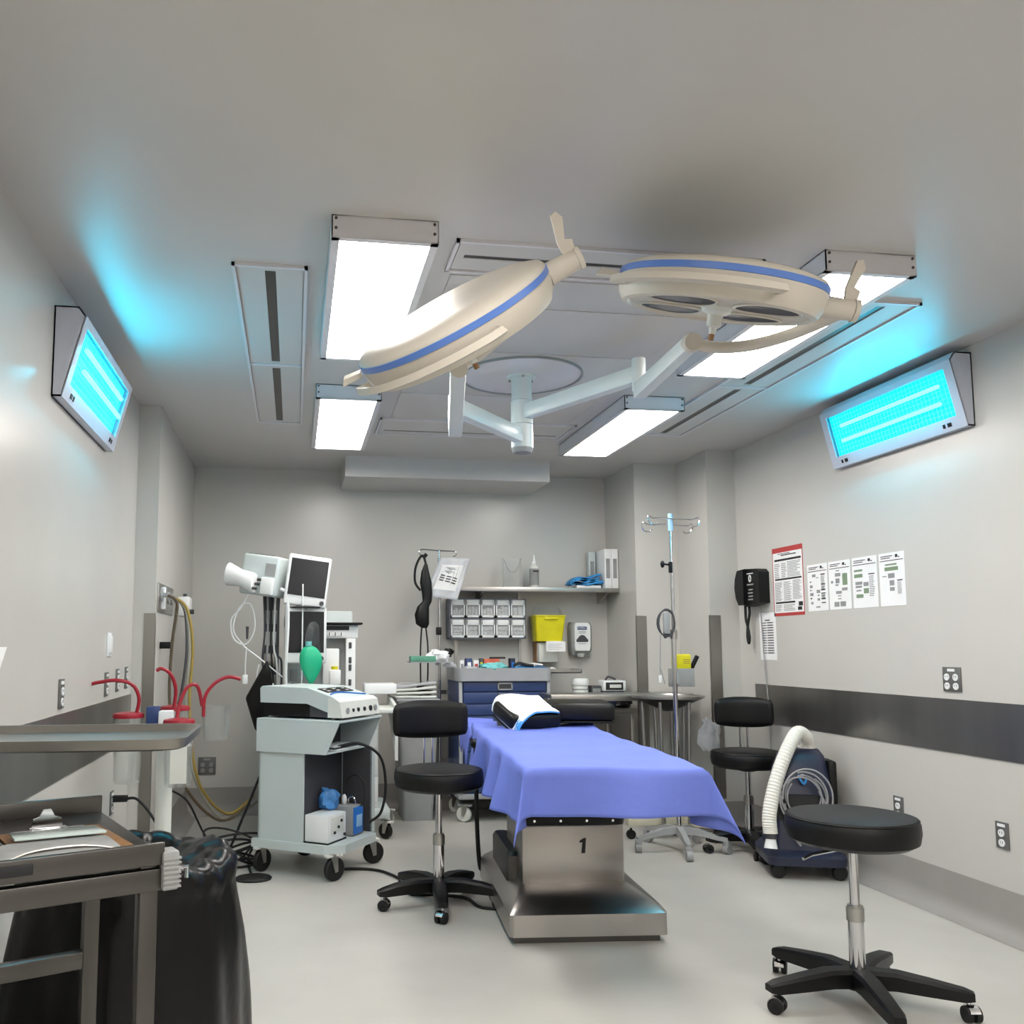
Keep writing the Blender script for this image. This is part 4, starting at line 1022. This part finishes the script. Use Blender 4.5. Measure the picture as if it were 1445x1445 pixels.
carton('archive_box', (.052, .22, .31), 'white', 'inkgrey', 'upright white box at the right end of the wall shelf', (2.495, 6.72, zs), 0, tag_)
carton('archive_box', (.054, .22, .31), 'white', 'inkgrey', 'upright white box second from the right end of the wall shelf', (2.438, 6.72, zs), 0, tag_)
carton('archive_box', (.055, .06, .305), 'mint', 'inkgrey', 'pale green-grey box behind the folded blue drapes', (2.375, 6.83, zs), 0, tag_)
BT = thing('drape_tray', 'folded blue drapes in a white tray on the wall shelf', 'drapes', (2.275, 6.70, zs))
MB().bb(-.085, .115, -.06, .06, 0, .022, r=.003).build('tray', 'white', BT)
for k in range(4):
    MB().grid(22, 10, lambda u, v, k=k: (-.125+.24*u+.02*math.sin(k*2), -.07+.13*v, .035+.022*k*(.45+.55*u)+.008*math.sin(9*u+2*k)-.02*max(0, .2-u)*5*(.4+.2*k))).build('fold', 'sky', BT, solid=.016, angle=70)

# ------------------------------------------------------------ tilt bins
TB = thing('tilt_bin_rack', 'slate wall rack of ten clear-fronted supply bins', 'bin rack', (1.497, YB-.0125, 1.314))
Wb, Hb = .614, .312
MB().bb(-Wb/2, Wb/2, -.02, 0, 0, Hb).bb(-Wb/2, -Wb/2+.008, -.15, 0, 0, Hb).bb(Wb/2-.008, Wb/2, -.15, 0, 0, Hb).bb(-Wb/2, Wb/2, -.15, 0, Hb-.008, Hb).bb(-Wb/2, Wb/2, -.15, 0, 0, .008).bb(-Wb/2, Wb/2, -.15, 0, Hb/2-.004, Hb/2+.004).build('case', 'greybin', TB)
cwid = (Wb-.016)/5
for r_ in range(2):
    for k in range(5):
        x0 = -Wb/2+.008+cwid*k+.004; x1 = x0+cwid-.008; z0 = .010+r_*(Hb/2); z1 = z0+Hb/2-.018
        bn = MB().bb(x0, x1, -.156, -.146, z1-.042, z1, r=.003).bb(x0, x0+.010, -.156, -.146, z0, z1).bb(x1-.010, x1, -.156, -.146, z0, z1).bb(x0, x1, -.156, -.146, z0, z0+.016).build('bin', 'white', TB)
        MB().bb(x0+.01, x1-.01, -.150, -.148, z0+.016, z1-.042).build('clear_front', 'binfront', bn)
        MB().bb(x0+.008, x1-.008, -.12, -.02, z0, z1-.04).build('bin_back', 'darkgrey', bn)
        rnd = random.Random(10*r_+k); ct = MB()
        if (r_, k) == (0, 4):
            for j in range(6): ct.cyl((x0+.03+.028*(j % 3), -.144, z0+.035+.03*(j//3)), (x0+.03+.028*(j % 3), -.125, z0+.035+.03*(j//3)), .015, n=12)
        else:
            nn_ = rnd.randint(2, 4)
            for j in range(nn_):
                if r_: ct.bb(x0+.02+j*(cwid-.04)/nn_, x0+.016+(j+1)*(cwid-.04)/nn_, -.143, -.122, z0+.018, z0+.06+.03*rnd.random(), r=.003)
                else: ct.bb(x0+.014, x1-.014-.01*rnd.random(), -.143, -.122, z0+.018+j*.07/nn_, z0+.014+(j+1)*.07/nn_, r=.004)
        ct.build('supplies', 'bincon', bn)
# ------------------------------------------------------------ sharps bin, sanitizer
SP = thing('sharps_container', 'yellow sharps container with clear lid and white card on back wall', 'sharps bin', (1.985, YB, 1.13))
loft_ = MB(); loft(loft_, [ring(-.105, .105, -.20, -.05, .165, .02), ring(-.122, .122, -.23, -.04, .355, .02), ring(-.128, .128, -.236, -.034, .36, .02), ring(-.128, .128, -.236, -.034, .368, .02)]); loft_.build('tub', 'yellow', SP)
MB().bb(-.055, .055, -.244, -.232, .335, .352, r=.004).build('tub_handle', 'yellow', SP)
loft_ = MB(); loft(loft_, [ring(-.115, .115, -.22, -.045, .368, .02), ring(-.105, .105, -.19, -.05, .41, .03), ring(-.095, .095, -.15, -.055, .435, .03)]); loft_.build('clear_lid', 'clear', SP)
MB().bb(-.08, .075, -.16, 0, 0, .155, r=.01).build('bracket_box', 'offw', SP)
MB().bb(-.085, -.06, -.10, 0, .0, .17, r=.004).build('bracket_arm', 'wood', SP)
MB().bb(-.045, .11, -.242, -.240, .085, .162).bb(-.03, .09, -.24, -.19, .155, .165).build('card', 'paper', SP)
m_ = MB()
for k in range(4): m_.bb(-.03, .08-.02*(k % 2), -.2435, -.242, .14-.013*k, .142-.013*k)
m_.build('print', 'inkgrey', SP)
SD = thing('sanitizer_dispenser', 'grey and white hand sanitizer dispenser on the back wall', 'dispenser', (2.275, YB, 1.165))
loft_ = MB(); loft(loft_, [ring(-.075, .075, -.07, 0, .02, .02), ring(-.09, .09, -.10, 0, .06, .03), ring(-.092, .092, -.105, 0, .25, .03), ring(-.08, .08, -.09, 0, .285, .03)]); loft_.build('case', 'greyp', SD)
MB().prism([(-.055, .055), (.06, .055), (.068, .09), (.068, .255), (.05, .278), (-.05, .278), (-.062, .255), (-.062, .09)], 'y', -.116, -.10).build('front_cover', 'white', SD)
MB().prism([(-.045, .125), (.045, .125), (.05, .14), (.02, .175), (.0, .182), (-.02, .175), (-.05, .14)], 'y', -.119, -.114).build('window', 'darkgrey', SD)
MB().bb(-.038, .038, -.1185, -.115, .222, .248, r=.001).build('logo_plate', 'navy', SD)
text_mesh('logo', 'PURELL', .020, 'paper', SD, FACE_CAM((0, -.1195, .235)))
MB().bb(-.03, .03, -.1172, -.115, .205, .210).bb(-.028, .028, -.1172, -.115, .194, .199).bb(-.03, .03, -.1172, -.115, .108, .112).build('print', 'inkgrey', SD)
MB().lathe([(0, .0), (.02, .0), (.028, .01), (.034, .03), (0, .03)], c=(0, -.07, 0.005), n=16).build('nozzle', 'offw', SD)

# ------------------------------------------------------------ steel tables on the right, jar, device
FT = thing('long_steel_table', 'long narrow stainless table in front of the right pilaster', 'table', (2.28, 6.08, 0))
MB().bb(-.52, .52, -.14, .16, .895, .92, r=.003).bb(-.52, .52, -.145, -.138, .875, .922, r=.002).build('tabletop', 'steel2', FT)
for x in (-.48, .48):
    for y in (-.12, .14): MB().cyl((x, y, 0), (x, y, .895), .013, n=12).build('leg', 'steel2', FT)
MB().bb(-.49, .49, .10, .15, .22, .24).build('lower_shelf', 'steel2', FT)
LT = thing('low_steel_table', 'lower stainless table against the back wall holding the white jar', 'table', (2.17, 6.53, 0))
MB().bb(-.24, .33, -.30, .27, .765, .80, r=.004).build('tabletop', 'steel2', LT)
for x in (-.21, .30):
    for y in (-.27, .24): MB().bb(x-.015, x+.015, y-.015, y+.015, 0, .765, r=.003).build('leg', 'steel2', LT)
JR = thing('white_jar', 'white round jar with lid on the low steel table', 'jar', (2.14, 6.45, .80))
MB().lathe([(0, 0), (.055, 0), (.06, .01), (.06, .16), (.055, .17), (0, .17)], n=28).build('body', 'offw', JR)
MB().lathe([(0, .165), (.066, .165), (.068, .17), (.066, .20), (.06, .215), (0, .218)], n=28).build('lid', 'white', JR)
for k in range(3): MB().lathe([(.0605, .05+.04*k), (.0625, .055+.04*k), (.0605, .06+.04*k)], n=28).build('rib', 'greyp', JR)
DV = thing('portable_monitor', 'navy box device with white display beside the white jar', 'medical device', (2.385, 6.44, .80))
MB().bb(-.08, .08, -.06, .08, 0, .12, r=.008).build('base_case', 'navyp', DV)
MB().bb(-.09, .09, -.065, .06, .12, .20, r=.01).build('head', 'white', DV)
MB().bb(-.07, .065, -.068, -.062, .13, .185).build('face', 'ink', DV)
text_mesh('digits', '888', .04, 'paper', DV, FACE_CAM((0, -.0695, .158))) if 0 else MB().bb(-.04, .05, -.0700, -.0675, .145, .17).build('display', 'offw', DV)
MB().tube([(-.05, 0, .20), (-.03, 0, .225), (.0, 0, .22), (.03, 0, .205)], .008, smooth=4).build('carry_handle', 'darkgrey', DV)
BB = thing('small_black_box', 'small dark box between jar and navy device', 'box', (2.255, 6.44, .80))
MB().bb(-.04, .04, -.03, .05, 0, .16, r=.006).build('case', 'darkgrey', BB); MB().bb(-.03, .03, -.033, -.029, .06, .14).build('panel', 'inkgrey', BB)
BM = onit(crumple((0, 0, .03), (.06, .045, .035), 8), 'black_mask', 'blackp', 'black rubber mask lying at the front edge of the low table', 'mask', (2.44, 6.35, .80))
# round black-bottomed stand table
RT = thing('round_stand_table', 'round steel-topped stand with black underside and ivory feet', 'stand', (2.50, 5.69, 0))
MB().lathe([(0, .905), (.225, .905), (.24, .912), (.24, .926), (.23, .926), (.224, .916), (0, .916)], n=48).build('tray', 'steel2', RT)
MB().lathe([(0, .82), (.03, .822), (.12, .86), (.21, .902), (.0, .905)], n=40).build('underside', 'blackp', RT)
for a in (.5, 1.7, 2.8, 4.0, 5.2):
    MB().cyl((.17*math.cos(a), .17*math.sin(a), .89), (.15*math.cos(a), .15*math.sin(a), .10), .012, n=12).build('leg', 'steel2', RT)
MB().box((-.12, -.05, .115), (.42, .045, .055), rz=.06, r=.004).build('foot_beam', 'ivory', RT)
MB().box((.15, -.09, .10), (.05, .34, .055), rz=.95, r=.004).build('foot_beam', 'ivory', RT)
for x, y in ((-.30, -.05), (.06, -.02), (.24, -.17), (.03, .02)): MB().cyl((x, y-.012, .03), (x, y+.012, .03), .03, n=16).bb(x-.006, x+.006, y-.006, y+.006, .03, .07).build('caster', 'rubber', RT)
onit(crumple((0, 0, .10), (.085, .07, .10), 14), 'clear_bag', 'clearbag', 'crumpled clear plastic bag on the floor by the right pilaster guard', 'bag', (2.72, 5.60, .0)) if 0 else None
HB = onit(crumple((0, 0, .10), (.075, .06, .11), 14), 'clear_bag', 'clearbag', 'crumpled clear bag hanging behind the table by the right pilaster', 'bag', (2.80, 5.70, .55))
# ------------------------------------------------------------ IV stand
IV = thing('iv_stand', 'tall chrome IV stand on grey five-leg base behind the drape', 'iv stand', (2.375, 5.29, 0))
MB().cyl((0,0,.08), (0,0,1.36), .0155, n=18).build('lower_pole', 'chrome', IV)
MB().cyl((0,0,1.30), (0,0,2.08), .011, n=16).build('upper_pole', 'chrome', IV)
MB().cyl((0,0,1.30), (0,0,1.36), .022, n=18).build('collar', 'steel2', IV)
MB().tube([(0,0,1.33), (-.045,0,1.325)], .007).ball((-.055, 0, 1.325), .022, n=6, sc=(.6, 1, 1)).build('lock_knob', 'darkgrey', IV)
MB().cyl((0,0,1.99), (0,0,2.10), .016, n=14).build('hook_block', 'paleblue', IV)
for (s, y, z) in ((-1, -.02, 2.065), (1, -.02, 2.06), (-1, .02, 2.035), (1, .02, 2.03)):
    MB().tube([(0, y, z), (s*.10, y*2, z), (s*.135, y*2, z), (s*.165, y*2.2, z+.012), (s*.172, y*2.6, z-.01), (s*.155, y*2.8, z-.04), (s*.12, y*2.6, z-.045), (s*.105, y*2.4, z-.03)], .0048, n=8, smooth=4).build('hook', 'chrome', IV)
MB().bb(-.018, .0, -.014, .014, 1.72, 1.79, r=.004).tube([(0, 0, 1.77), (-.05, 0, 1.775)], .006).ball((-.062, 0, 1.775), .024, n=6, sc=(.5, .8, 1)).build('pole_clip', 'blackp', IV)
for k in range(5):
    a = math.radians(-103+72*k); q = Matrix.Rotation(a, 4, 'Z')
    lg = MB(); loft(lg, [[(x, -w_, z-h), (x, w_, z-h), (x, w_*.8, z+h), (x, -w_*.8, z+h)] for (x, z, w_, h) in ((.0, .125, .024, .022), (.12, .118, .022, .018), (.24, .09, .018, .012), (.285, .085, .012, .010))])
    lg.v = [tuple(q @ Vector(v)) for v in lg.v]; l_ = lg.build('leg', 'greyp', IV)
    Qm = q @ Matrix.Translation((.275, 0, 0)) @ Matrix.Rotation(1.1*k, 4, 'Z')
    wm = MB().cyl((.01, -.018, .03), (.01, .018, .03), .03, n=18).bb(-.012, .012, -.02, .02, .045, .08, r=.004); wm.v = [tuple(Qm @ Vector(v)) for v in wm.v]; wm.build('caster', 'greyp', l_)
CO = thing('cable_coil', 'grey sensor with coiled cable hung on the IV stand', 'cable', (2.32, 5.27, 1.30))
MB().tube([(.0+.055*math.cos(t)*(1+.07*math.sin(t*.37)), -.01*math.sin(t*.5), .10+.085*math.sin(t)*(1+.06*math.cos(t*.41))) for t in [i*.35 for i in range(72)]], .0035, n=6).build('coil', 'darkgrey', CO)
MB().bb(-.022, .024, -.012, .012, .03, .17, r=.010).build('sensor', 'greyp', CO)
MB().tube([(-.04, 0, .03), (-.045, 0, -.08), (-.05, 0, -.2), (-.05, 0, -.24)], .0035, n=6).tube([(-.05, 0, -.17), (-.03, 0, -.24), (-.02, 0, -.28)], .003, n=6).build('tail', 'greycord', CO)
MB().box((-.05, 0, -.25), (.02, .014, .05), r=.005).build('plug', 'white', CO)
SX = thing('small_sharps_box', 'small yellow sharps box in grey holder on the IV stand', 'sharps bin', (2.44, 5.33, 1.0))
MB().bb(-.075, .07, -.04, .04, 0, .115, r=.004).bb(-.06, -.04, -.06, -.03, .02, .10).build('holder', 'greyp', SX)
MB().bb(-.058, .055, -.03, .03, .08, .205, r=.012).build('box', 'yellow', SX)
MB().box((.085, 0, .15), (.025, .02, .10), rot=Matrix.Rotation(math.radians(28), 3, 'Y'), r=.004).build('black_flap', 'blackp', SX)
m_ = MB()
for k in range(3): m_.bb(.0, .045, -.032, -.0295, .17-.012*k, .173-.012*k)
m_.build('print', 'wood', SX)

# ------------------------------------------------------------ right wall: phone, notices, sockets
PH = thing('wall_phone', 'black wall telephone with hanging cord beside the notices', 'telephone', (XR, 5.49, 1.52))
def yz(poly, x0, x1): return MB().prism(poly, 'x', x0, x1)
yz([(-.13, .02), (.06, 0), (.09, .03), (.09, .24), (.06, .255), (-.10, .245), (-.13, .22)], -.075, 0).build('base', 'blackp', PH)
yz([(.03, .01), (.10, .01), (.135, .06), (.15, .13), (.14, .19), (.11, .245), (.03, .25)], -.10, -.03).build('handset', 'blackp', PH)
MB().bb(-.077, -.074, -.06, .02, .215, .221).build('mark', 'paper', PH)
MB().lathe([(.010, -.002), (.016, -.002), (.016, .002), (.010, .002), (.010, -.002)], c=(-.077, -.02, .185), n=18, rot=Matrix.Rotation(PI/2, 3, 'Y') @ Matrix.Diagonal((1.5, 1, 1))).build('ring_mark', 'paper', PH)
for k, (a, b_) in enumerate(((-.06, .02), (-.05, .0), (-.05, .01), (-.05, .005), (-.05, .01))):
    MB().bb(-.0775, -.074, a, b_, .14-.022*k-(.012 if k else 0), .149-.022*k-(.012 if k else 0)).build('keypad_text', 'inkgrey', PH)
MB().tube([(-.05, .10, .01), (-.05, .10, -.08), (-.05, .08, -.13), (-.05, .06, -.20), (-.05, .07, -.245), (-.05, .085, -.20), (-.05, .075, -.12), (-.05, .05, -.05), (-.05, .05, .01)], .009, n=8, smooth=6).build('curly_cord', 'rubber', PH)
MB().tube([(-.01, -.02, .01), (-.012, -.04, -.2), (-.012, -.06, -.45), (-.012, -.09, -.72), (-.012, -.09, -1.1), (-.012, -.08, -1.3)], .0035, n=6, smooth=5).build('line_cord', 'greycord', PH)
def sheet(y0, y1, z0, z1, label, m='paper', name='notice'):
    t = thing(name, label, 'notice', (XR, (y0+y1)/2, (z0+z1)/2), 0, 'notices on the right wall')
    w_, h_ = (y1-y0)/2, (z1-z0)/2
    MB().bb(-.002, 0, -w_, w_, -h_, h_).build('sheet', m, t)
    return t, w_, h_
def bars(t, items, m, x=-.003, name='print'):
    # items in sheet units: u 0..1 left to right as read, v 0..1 bottom to top
    mb = MB(); w_, h_ = t['w'], t['h']
    for (u0, u1, v0, v1) in items:
        mb.bb(x, -.0018, w_-2*w_*u0, w_-2*w_*u1, -h_+2*h_*v0, -h_+2*h_*v1)
    return mb.build(name, m, t, flat=True)
def col(u0, u1, v0, v1, n, rnd, hh=.45):
    out = []; st_ = (v1-v0)/n
    for i in range(n):
        e = u1-(u1-u0)*rnd.random()*.3
        out.append((u0, e, v0+st_*i, v0+st_*(i+hh)))
    return out
rnd = random.Random(5)
t, a, b_ = sheet(4.967, 5.312, 1.447, 1.885, 'tall red-bordered printed notice beside the telephone', 'red'); t['w'] = a; t['h'] = b_
bars(t, [(.025, .985, .045, .925)], 'paper', -.0026, 'paper_face')
bars(t, [(.08, .95, .80, .83), (.08, .95, .52, .545), (.08, .72, .18, .205), (.80, .93, .07, .12), (.83, .96, .13, .19), (.30, .8, .875, .89), (.2, .6, .90, .91)], 'ink', -.0033)
bars(t, col(.07, .26, .56, .78, 8, rnd)+col(.3, .48, .56, .78, 8, rnd)+col(.5, .93, .56, .79, 11, rnd)+col(.06, .32, .22, .50, 20, rnd)+col(.36, .62, .22, .50, 18, rnd)+col(.66, .94, .23, .51, 22, rnd)+col(.06, .3, .07, .17, 6, rnd)+col(.34, .72, .07, .17, 7, rnd), 'inkgrey', -.0031)
def algo(y0, y1, label, greys, greens, blacks, cols):
    t, a, b_ = sheet(y0, y1, 1.463, 1.742, label); t['w'] = a; t['h'] = b_
    bars(t, [(.04, .96, .845, .858), (.08, .55, .93, .945), (.08, .45, .895, .91), (.66, .75, .90, .955), (.77, .82, .895, .915)]+blacks, 'ink')
    it = list(greys)
    for c_ in cols: it += col(*c_, 12, rnd)
    bars(t, it, 'inkgrey', -.0029)
    if greens: bars(t, greens, 'inkgreen', -.0029)
algo(4.722, 4.924, 'printed flowchart notice next to the red-bordered one, first of four', [(.25, .42, .73, .79), (.45, .55, .70, .72), (.12, .25, .50, .56), (.12, .28, .33, .39), (.45, .62, .38, .45), (.48, .60, .22, .27), (.4, .6, .07, .10), (.15, .26, .15, .2)], None, [(.68, .88, .76, .785), (.68, .88, .55, .575), (.68, .88, .43, .455), (.68, .88, .36, .38), (.68, .88, .24, .27), (.68, .88, .16, .18), (.12, .2, .62, .64), (.12, .2, .44, .46), (.13, .2, .26, .29), (.5, .58, .32, .34)], [(.68, .88, .58, .75), (.68, .88, .46, .54), (.68, .88, .28, .35)])
algo(4.507, 4.708, 'printed flowchart notice second of four, with tall green block', [(.3, .55, .68, .75), (.32, .5, .54, .64), (.10, .2, .55, .6), (.3, .45, .49, .52), (.32, .58, .32, .38), (.4, .55, .27, .29), (.4, .55, .21, .23), (.22, .45, .06, .16), (.5, .75, .06, .16), (.6, .85, .38, .44)], [(.64, .86, .49, .73)], [(.35, .5, .79, .805)], [])
algo(4.278, 4.489, 'printed flowchart notice third of four, with small green blocks', [(.12, .4, .46, .52), (.12, .38, .40, .44), (.45, .65, .42, .50), (.15, .35, .33, .36)], [(.08, .42, .72, .76), (.08, .42, .60, .67), (.45, .65, .28, .38), (.14, .42, .20, .27)], [(.66, .9, .64, .66)], [(.68, .9, .22, .63)])
algo(4.062, 4.259, 'printed flowchart notice furthest from the telephone, last of four', [(.35, .60, .52, .61), (.12, .28, .55, .57), (.40, .58, .38, .48), (.40, .58, .28, .35)], [(.25, .7, .76, .79), (.22, .75, .66, .73)], [(.7, .9, .46, .48)], [(.7, .88, .22, .45)])
t, a, b_ = sheet(5.30, 5.50, 1.165, 1.475, 'narrow white phone list under the telephone, thin cord across it'); t['w'] = a; t['h'] = b_
bars(t, [(.35, .65, .83, .85)]+[(.15, .42, .14+.053*k, .155+.053*k) for k in range(13)]+[(.48, .85, .14+.053*k, .158+.053*k) for k in range(13)], 'ink')
def socket(x, y, z, s, n, label, cat='socket', w_=.07, h_=.115, m='outlet', name='wall_socket', fm='white'):
    # s: +1 faces +X, -1 faces -X, 0 faces -Y
    t = thing(name, label, cat, (x, y, z), {1: 0, -1: PI, 0: -PI/2}[s], 'wall sockets')
    MB().bb(0, .007, -w_/2, w_/2, -h_/2, h_/2, r=.002).build('cover_plate', m, t)
    if n == 1:
        MB().bb(.006, .016, -w_*.28, w_*.28, -h_*.36, h_*.36, r=.003).build('rocker', fm, t); return t
    cols_ = (0,) if n == 2 else (-w_*.24, w_*.24)
    for cy_ in cols_:
        for cz in (-.032, .010):
            f = MB().cyl((.006, cy_, cz), (.011, cy_, cz), .0165, n=16).build('receptacle', fm, t)
            for dy in (-.006, .006): MB().bb(.0108, .0118, cy_+dy-.001, cy_+dy+.001, cz-.002, cz+.008).build('slot', 'ink', f)
    MB().bb(.0068, .0085, -w_*.3 if n == 2 else -w_*.2, w_*.3 if n == 2 else w_*.2, h_*.32, h_*.43).build('label_strip', fm, t)
    return t
socket(XR, 3.775, 1.098, -1, 4, 'four-way wall socket above the steel band on the right wall', w_=.115)
socket(XR, 4.20, .43, -1, 2, 'low wall socket just behind the nearest stool seat')
socket(XR, 3.53, .43, -1, 2, 'low wall socket nearest the right edge of the picture')
socket(XL, 3.637, 1.068, 1, 2, 'wall socket nearest the viewer above the left steel band')
socket(XL, 4.475, 1.07, 1, 2, 'wall socket below the white switch on the left wall')
socket(XL, 4.745, 1.08, 1, 2, 'middle one of the wall sockets right of the white switch')
socket(XL, 4.985, 1.085, 1, 2, 'wall socket closest to the left pilaster guard')
socket(XL, 4.51, 1.262, 1, 1, 'white rocker switch on the left wall', 'switch', .09, .115, 'white', 'light_switch')
socket(-.635, YB, .36, 0, 4, 'four-way wall socket low on the back wall behind the hoses', w_=.13, h_=.13, fm='greyp')
socket(XL, 4.70, .47, 1, 2, 'low wall socket with a black plug on the left wall')
PG = thing('power_plug', 'black power plug with cable in the low left wall socket', 'plug', (XL+.011, 4.70, .49))
MB().bb(0, .07, -.018, .018, -.016, .016, r=.005).build('plug', 'rubber', PG)
MB().tube([(.07, 0, 0), (.12, -.01, -.005), (.20, -.06, -.08), (.26, -.12, -.18), (.30, -.2, -.35), (.31, -.3, -.47)], .007, smooth=6).build('cable', 'rubber', PG)
NP = thing('wall_paper_note', 'white paper sheet at the left edge of the picture on the wall', 'notice', (XL, 2.85, 1.22), 0, 'notices on the left wall')
MB().prism([(.107, .03), (-.10, .03), (-.16, -.22), (-.06, -.24), (.054, -.03)], 'x', 0, .002).build('sheet', 'paper', NP)

# ------------------------------------------------------------ smoke evacuator / floor unit
SE = thing('floor_unit', 'navy floor unit on casters with white hose and coiled grey cable', 'medical device', (2.84, 4.72, 0), math.radians(-18))
loft_ = MB(); loft(loft_, [ring(-.22, .19, -.24, .17, .075, .06), ring(-.225, .195, -.245, .175, .12, .06), ring(-.19, .175, -.20, .17, .15, .05)]); loft_.build('skirt', 'navyp', SE)
loft_ = MB(); loft(loft_, [ring(-.185, .17, -.19, .165, .14, .04), ring(-.17, .165, -.165, .165, .30, .04), ring(-.15, .16, -.14, .16, .42, .05), ring(-.12, .15, -.10, .15, .56, .05), ring(-.09, .14, -.06, .14, .64, .05), ring(-.06, .12, -.02, .12, .672, .04)]); loft_.build('housing', 'navyp', SE)
MB().prism([(-.155, .31), (.13, .31), (.125, .44), (-.13, .44)], 'y', -.172, -.12).build('cable_recess', 'ink', SE)
MB().bb(.14, .185, -.10, .06, .38, .62, r=.015).build('rear_handle', 'blackp', SE)
MB().bb(-.045, .0, -.098, -.088, .545, .565, r=.004).bb(-.01, .01, -.106, -.1, .52, .545, r=.002).build('hook_tab', 'white', SE)
MB().tube([(-.02, -.10, .54), (-.02, -.14, .52), (-.005, -.155, .50), (.01, -.15, .525)], .006, smooth=4).build('blue_tie', 'sky', SE)
for j in range(5):
    pts = []
    for i in range(40):
        t_ = i/39*2*PI*(.80 if j % 2 else .97)+PI*.65+.35*j
        R1 = .092+.009*j
        pts.append((-.02+.018*math.sin(2.1*j)+R1*math.cos(t_), -.190-.008*j, .43+.014*math.cos(1.7*j)+R1*1.15*math.sin(t_)))
    MB().tube(pts, .0046, n=8).build('cable_loop', 'greycord', SE)
MB().tube([(.06, -.2, .47), (.10, -.205, .36), (.10, -.215, .24), (.06, -.22, .20)], .006, smooth=6).tube([(-.12, -.2, .40), (-.11, -.215, .28), (-.05, -.22, .18)], .006, smooth=6).build('cable_tail', 'greycord', SE)
def hr(u): return .0375+.0011*math.sin(u*2*PI*62)
hp = [(.07, .07, .655), (.075, .06, .70), (.05, .02, .745), (.0, -.03, .765), (-.06, -.09, .70), (-.125, -.14, .58), (-.175, -.18, .45), (-.205, -.21, .33), (-.205, -.225, .24)]
mbh = MB(); mbh.tube(crom([Vector(p_) for p_ in hp], 56), hr, n=16); mbh.build('corrugated_hose', 'hosew', SE)
MB().cyl((-.205, -.225, .245), (-.205, -.228, .215), .030, n=16).build('hose_cuff', 'darkgrey', SE)
MB().cyl((-.205, -.228, .215), (-.208, -.236, .165), .026, .036, n=16).build('hose_end', 'white', SE)
MB().cyl((.07, .07, .64), (.07, .07, .685), .048, n=18).build('hose_port', 'hosew', SE)
for (x, y) in ((-.165, -.185), (.15, -.185), (.15, .12), (-.165, .12)):
    MB().lathe([(0, -.022), (.034, -.022), (.040, -.012), (.040, .012), (.034, .022), (0, .022)], c=(x, y, .04), n=20, rot=Matrix.Rotation(PI/2, 3, 'X')).bb(x-.02, x+.02, y-.012, y+.012, .05, .085).build('caster', 'rubber', SE)

# ------------------------------------------------------------ cables on the floor
def floor_coil():
    pts = []; rnd = random.Random(3)
    for i in range(90):
        t_ = i*.42
        pts.append((.15*math.cos(t_)*(1+.3*math.sin(t_*.31)), .10*math.sin(t_)*(1+.2*math.cos(t_*.23)), .010+.19*(.5+.5*math.sin(t_*.83+.6))*(.55+.45*math.sin(t_*.19)**2)))
    return pts
o = MB().tube(floor_coil(), .007, n=6, smooth=2).build('cable_heap', 'rubber'); o.location = (-.34, 5.32, 0); tag(o, 'tangled heap of black cable on the floor left of the grey cart', 'cable')
def fcable(pts, label, r=.0075, m='rubber'):
    o = MB().tube([(x, y, z+r) for x, y, z in pts], r, n=8, smooth=8).build('floor_cable', m); return tag(o, label, 'cable')
fcable([(-.15, 5.55, .60), (-.20, 5.52, .45), (-.28, 5.45, .25), (-.36, 5.42, .06), (-.42, 5.40, 0)], 'black cable dropping from the machine to the cable heap')
fcable([(-.12, 5.60, .52), (-.16, 5.58, .3), (-.20, 5.52, .1), (-.25, 5.45, 0), (-.20, 5.0, 0), (-.12, 5.02, 0)], 'second black cable dropping behind the grey cart to floor')
fcable([(-.72, 5.5, .40), (-.62, 5.55, .32), (-.52, 5.58, .12), (-.42, 5.52, .02), (-.40, 5.45, 0)], 'thin black cable from the left wall to the cable heap', .006)
fcable([(.20, 5.05, 0), (.33, 5.1, 0), (.50, 5.02, 0), (.62, 4.72, 0), (.60, 4.55, 0), (.72, 4.52, 0), (.86, 4.44, 0), (.90, 4.28, 0), (.99, 4.22, 0), (1.0, 4.12, 0)], 'black cable snaking over the floor from cart to operating table', .008)
MBX = MB().lathe([(0, 0), (.085, 0), (.09, .008), (.08, .016), (0, .018)], n=24, fn=lambda a, z: 1+.12*math.cos(2*a)).build('foot_pedal_plate', 'rubber'); MBX.location = (-.20, 4.98, 0) ; tag(MBX, 'flat black foot pedal on the floor by the cart caster', 'foot pedal')

mark_prints()
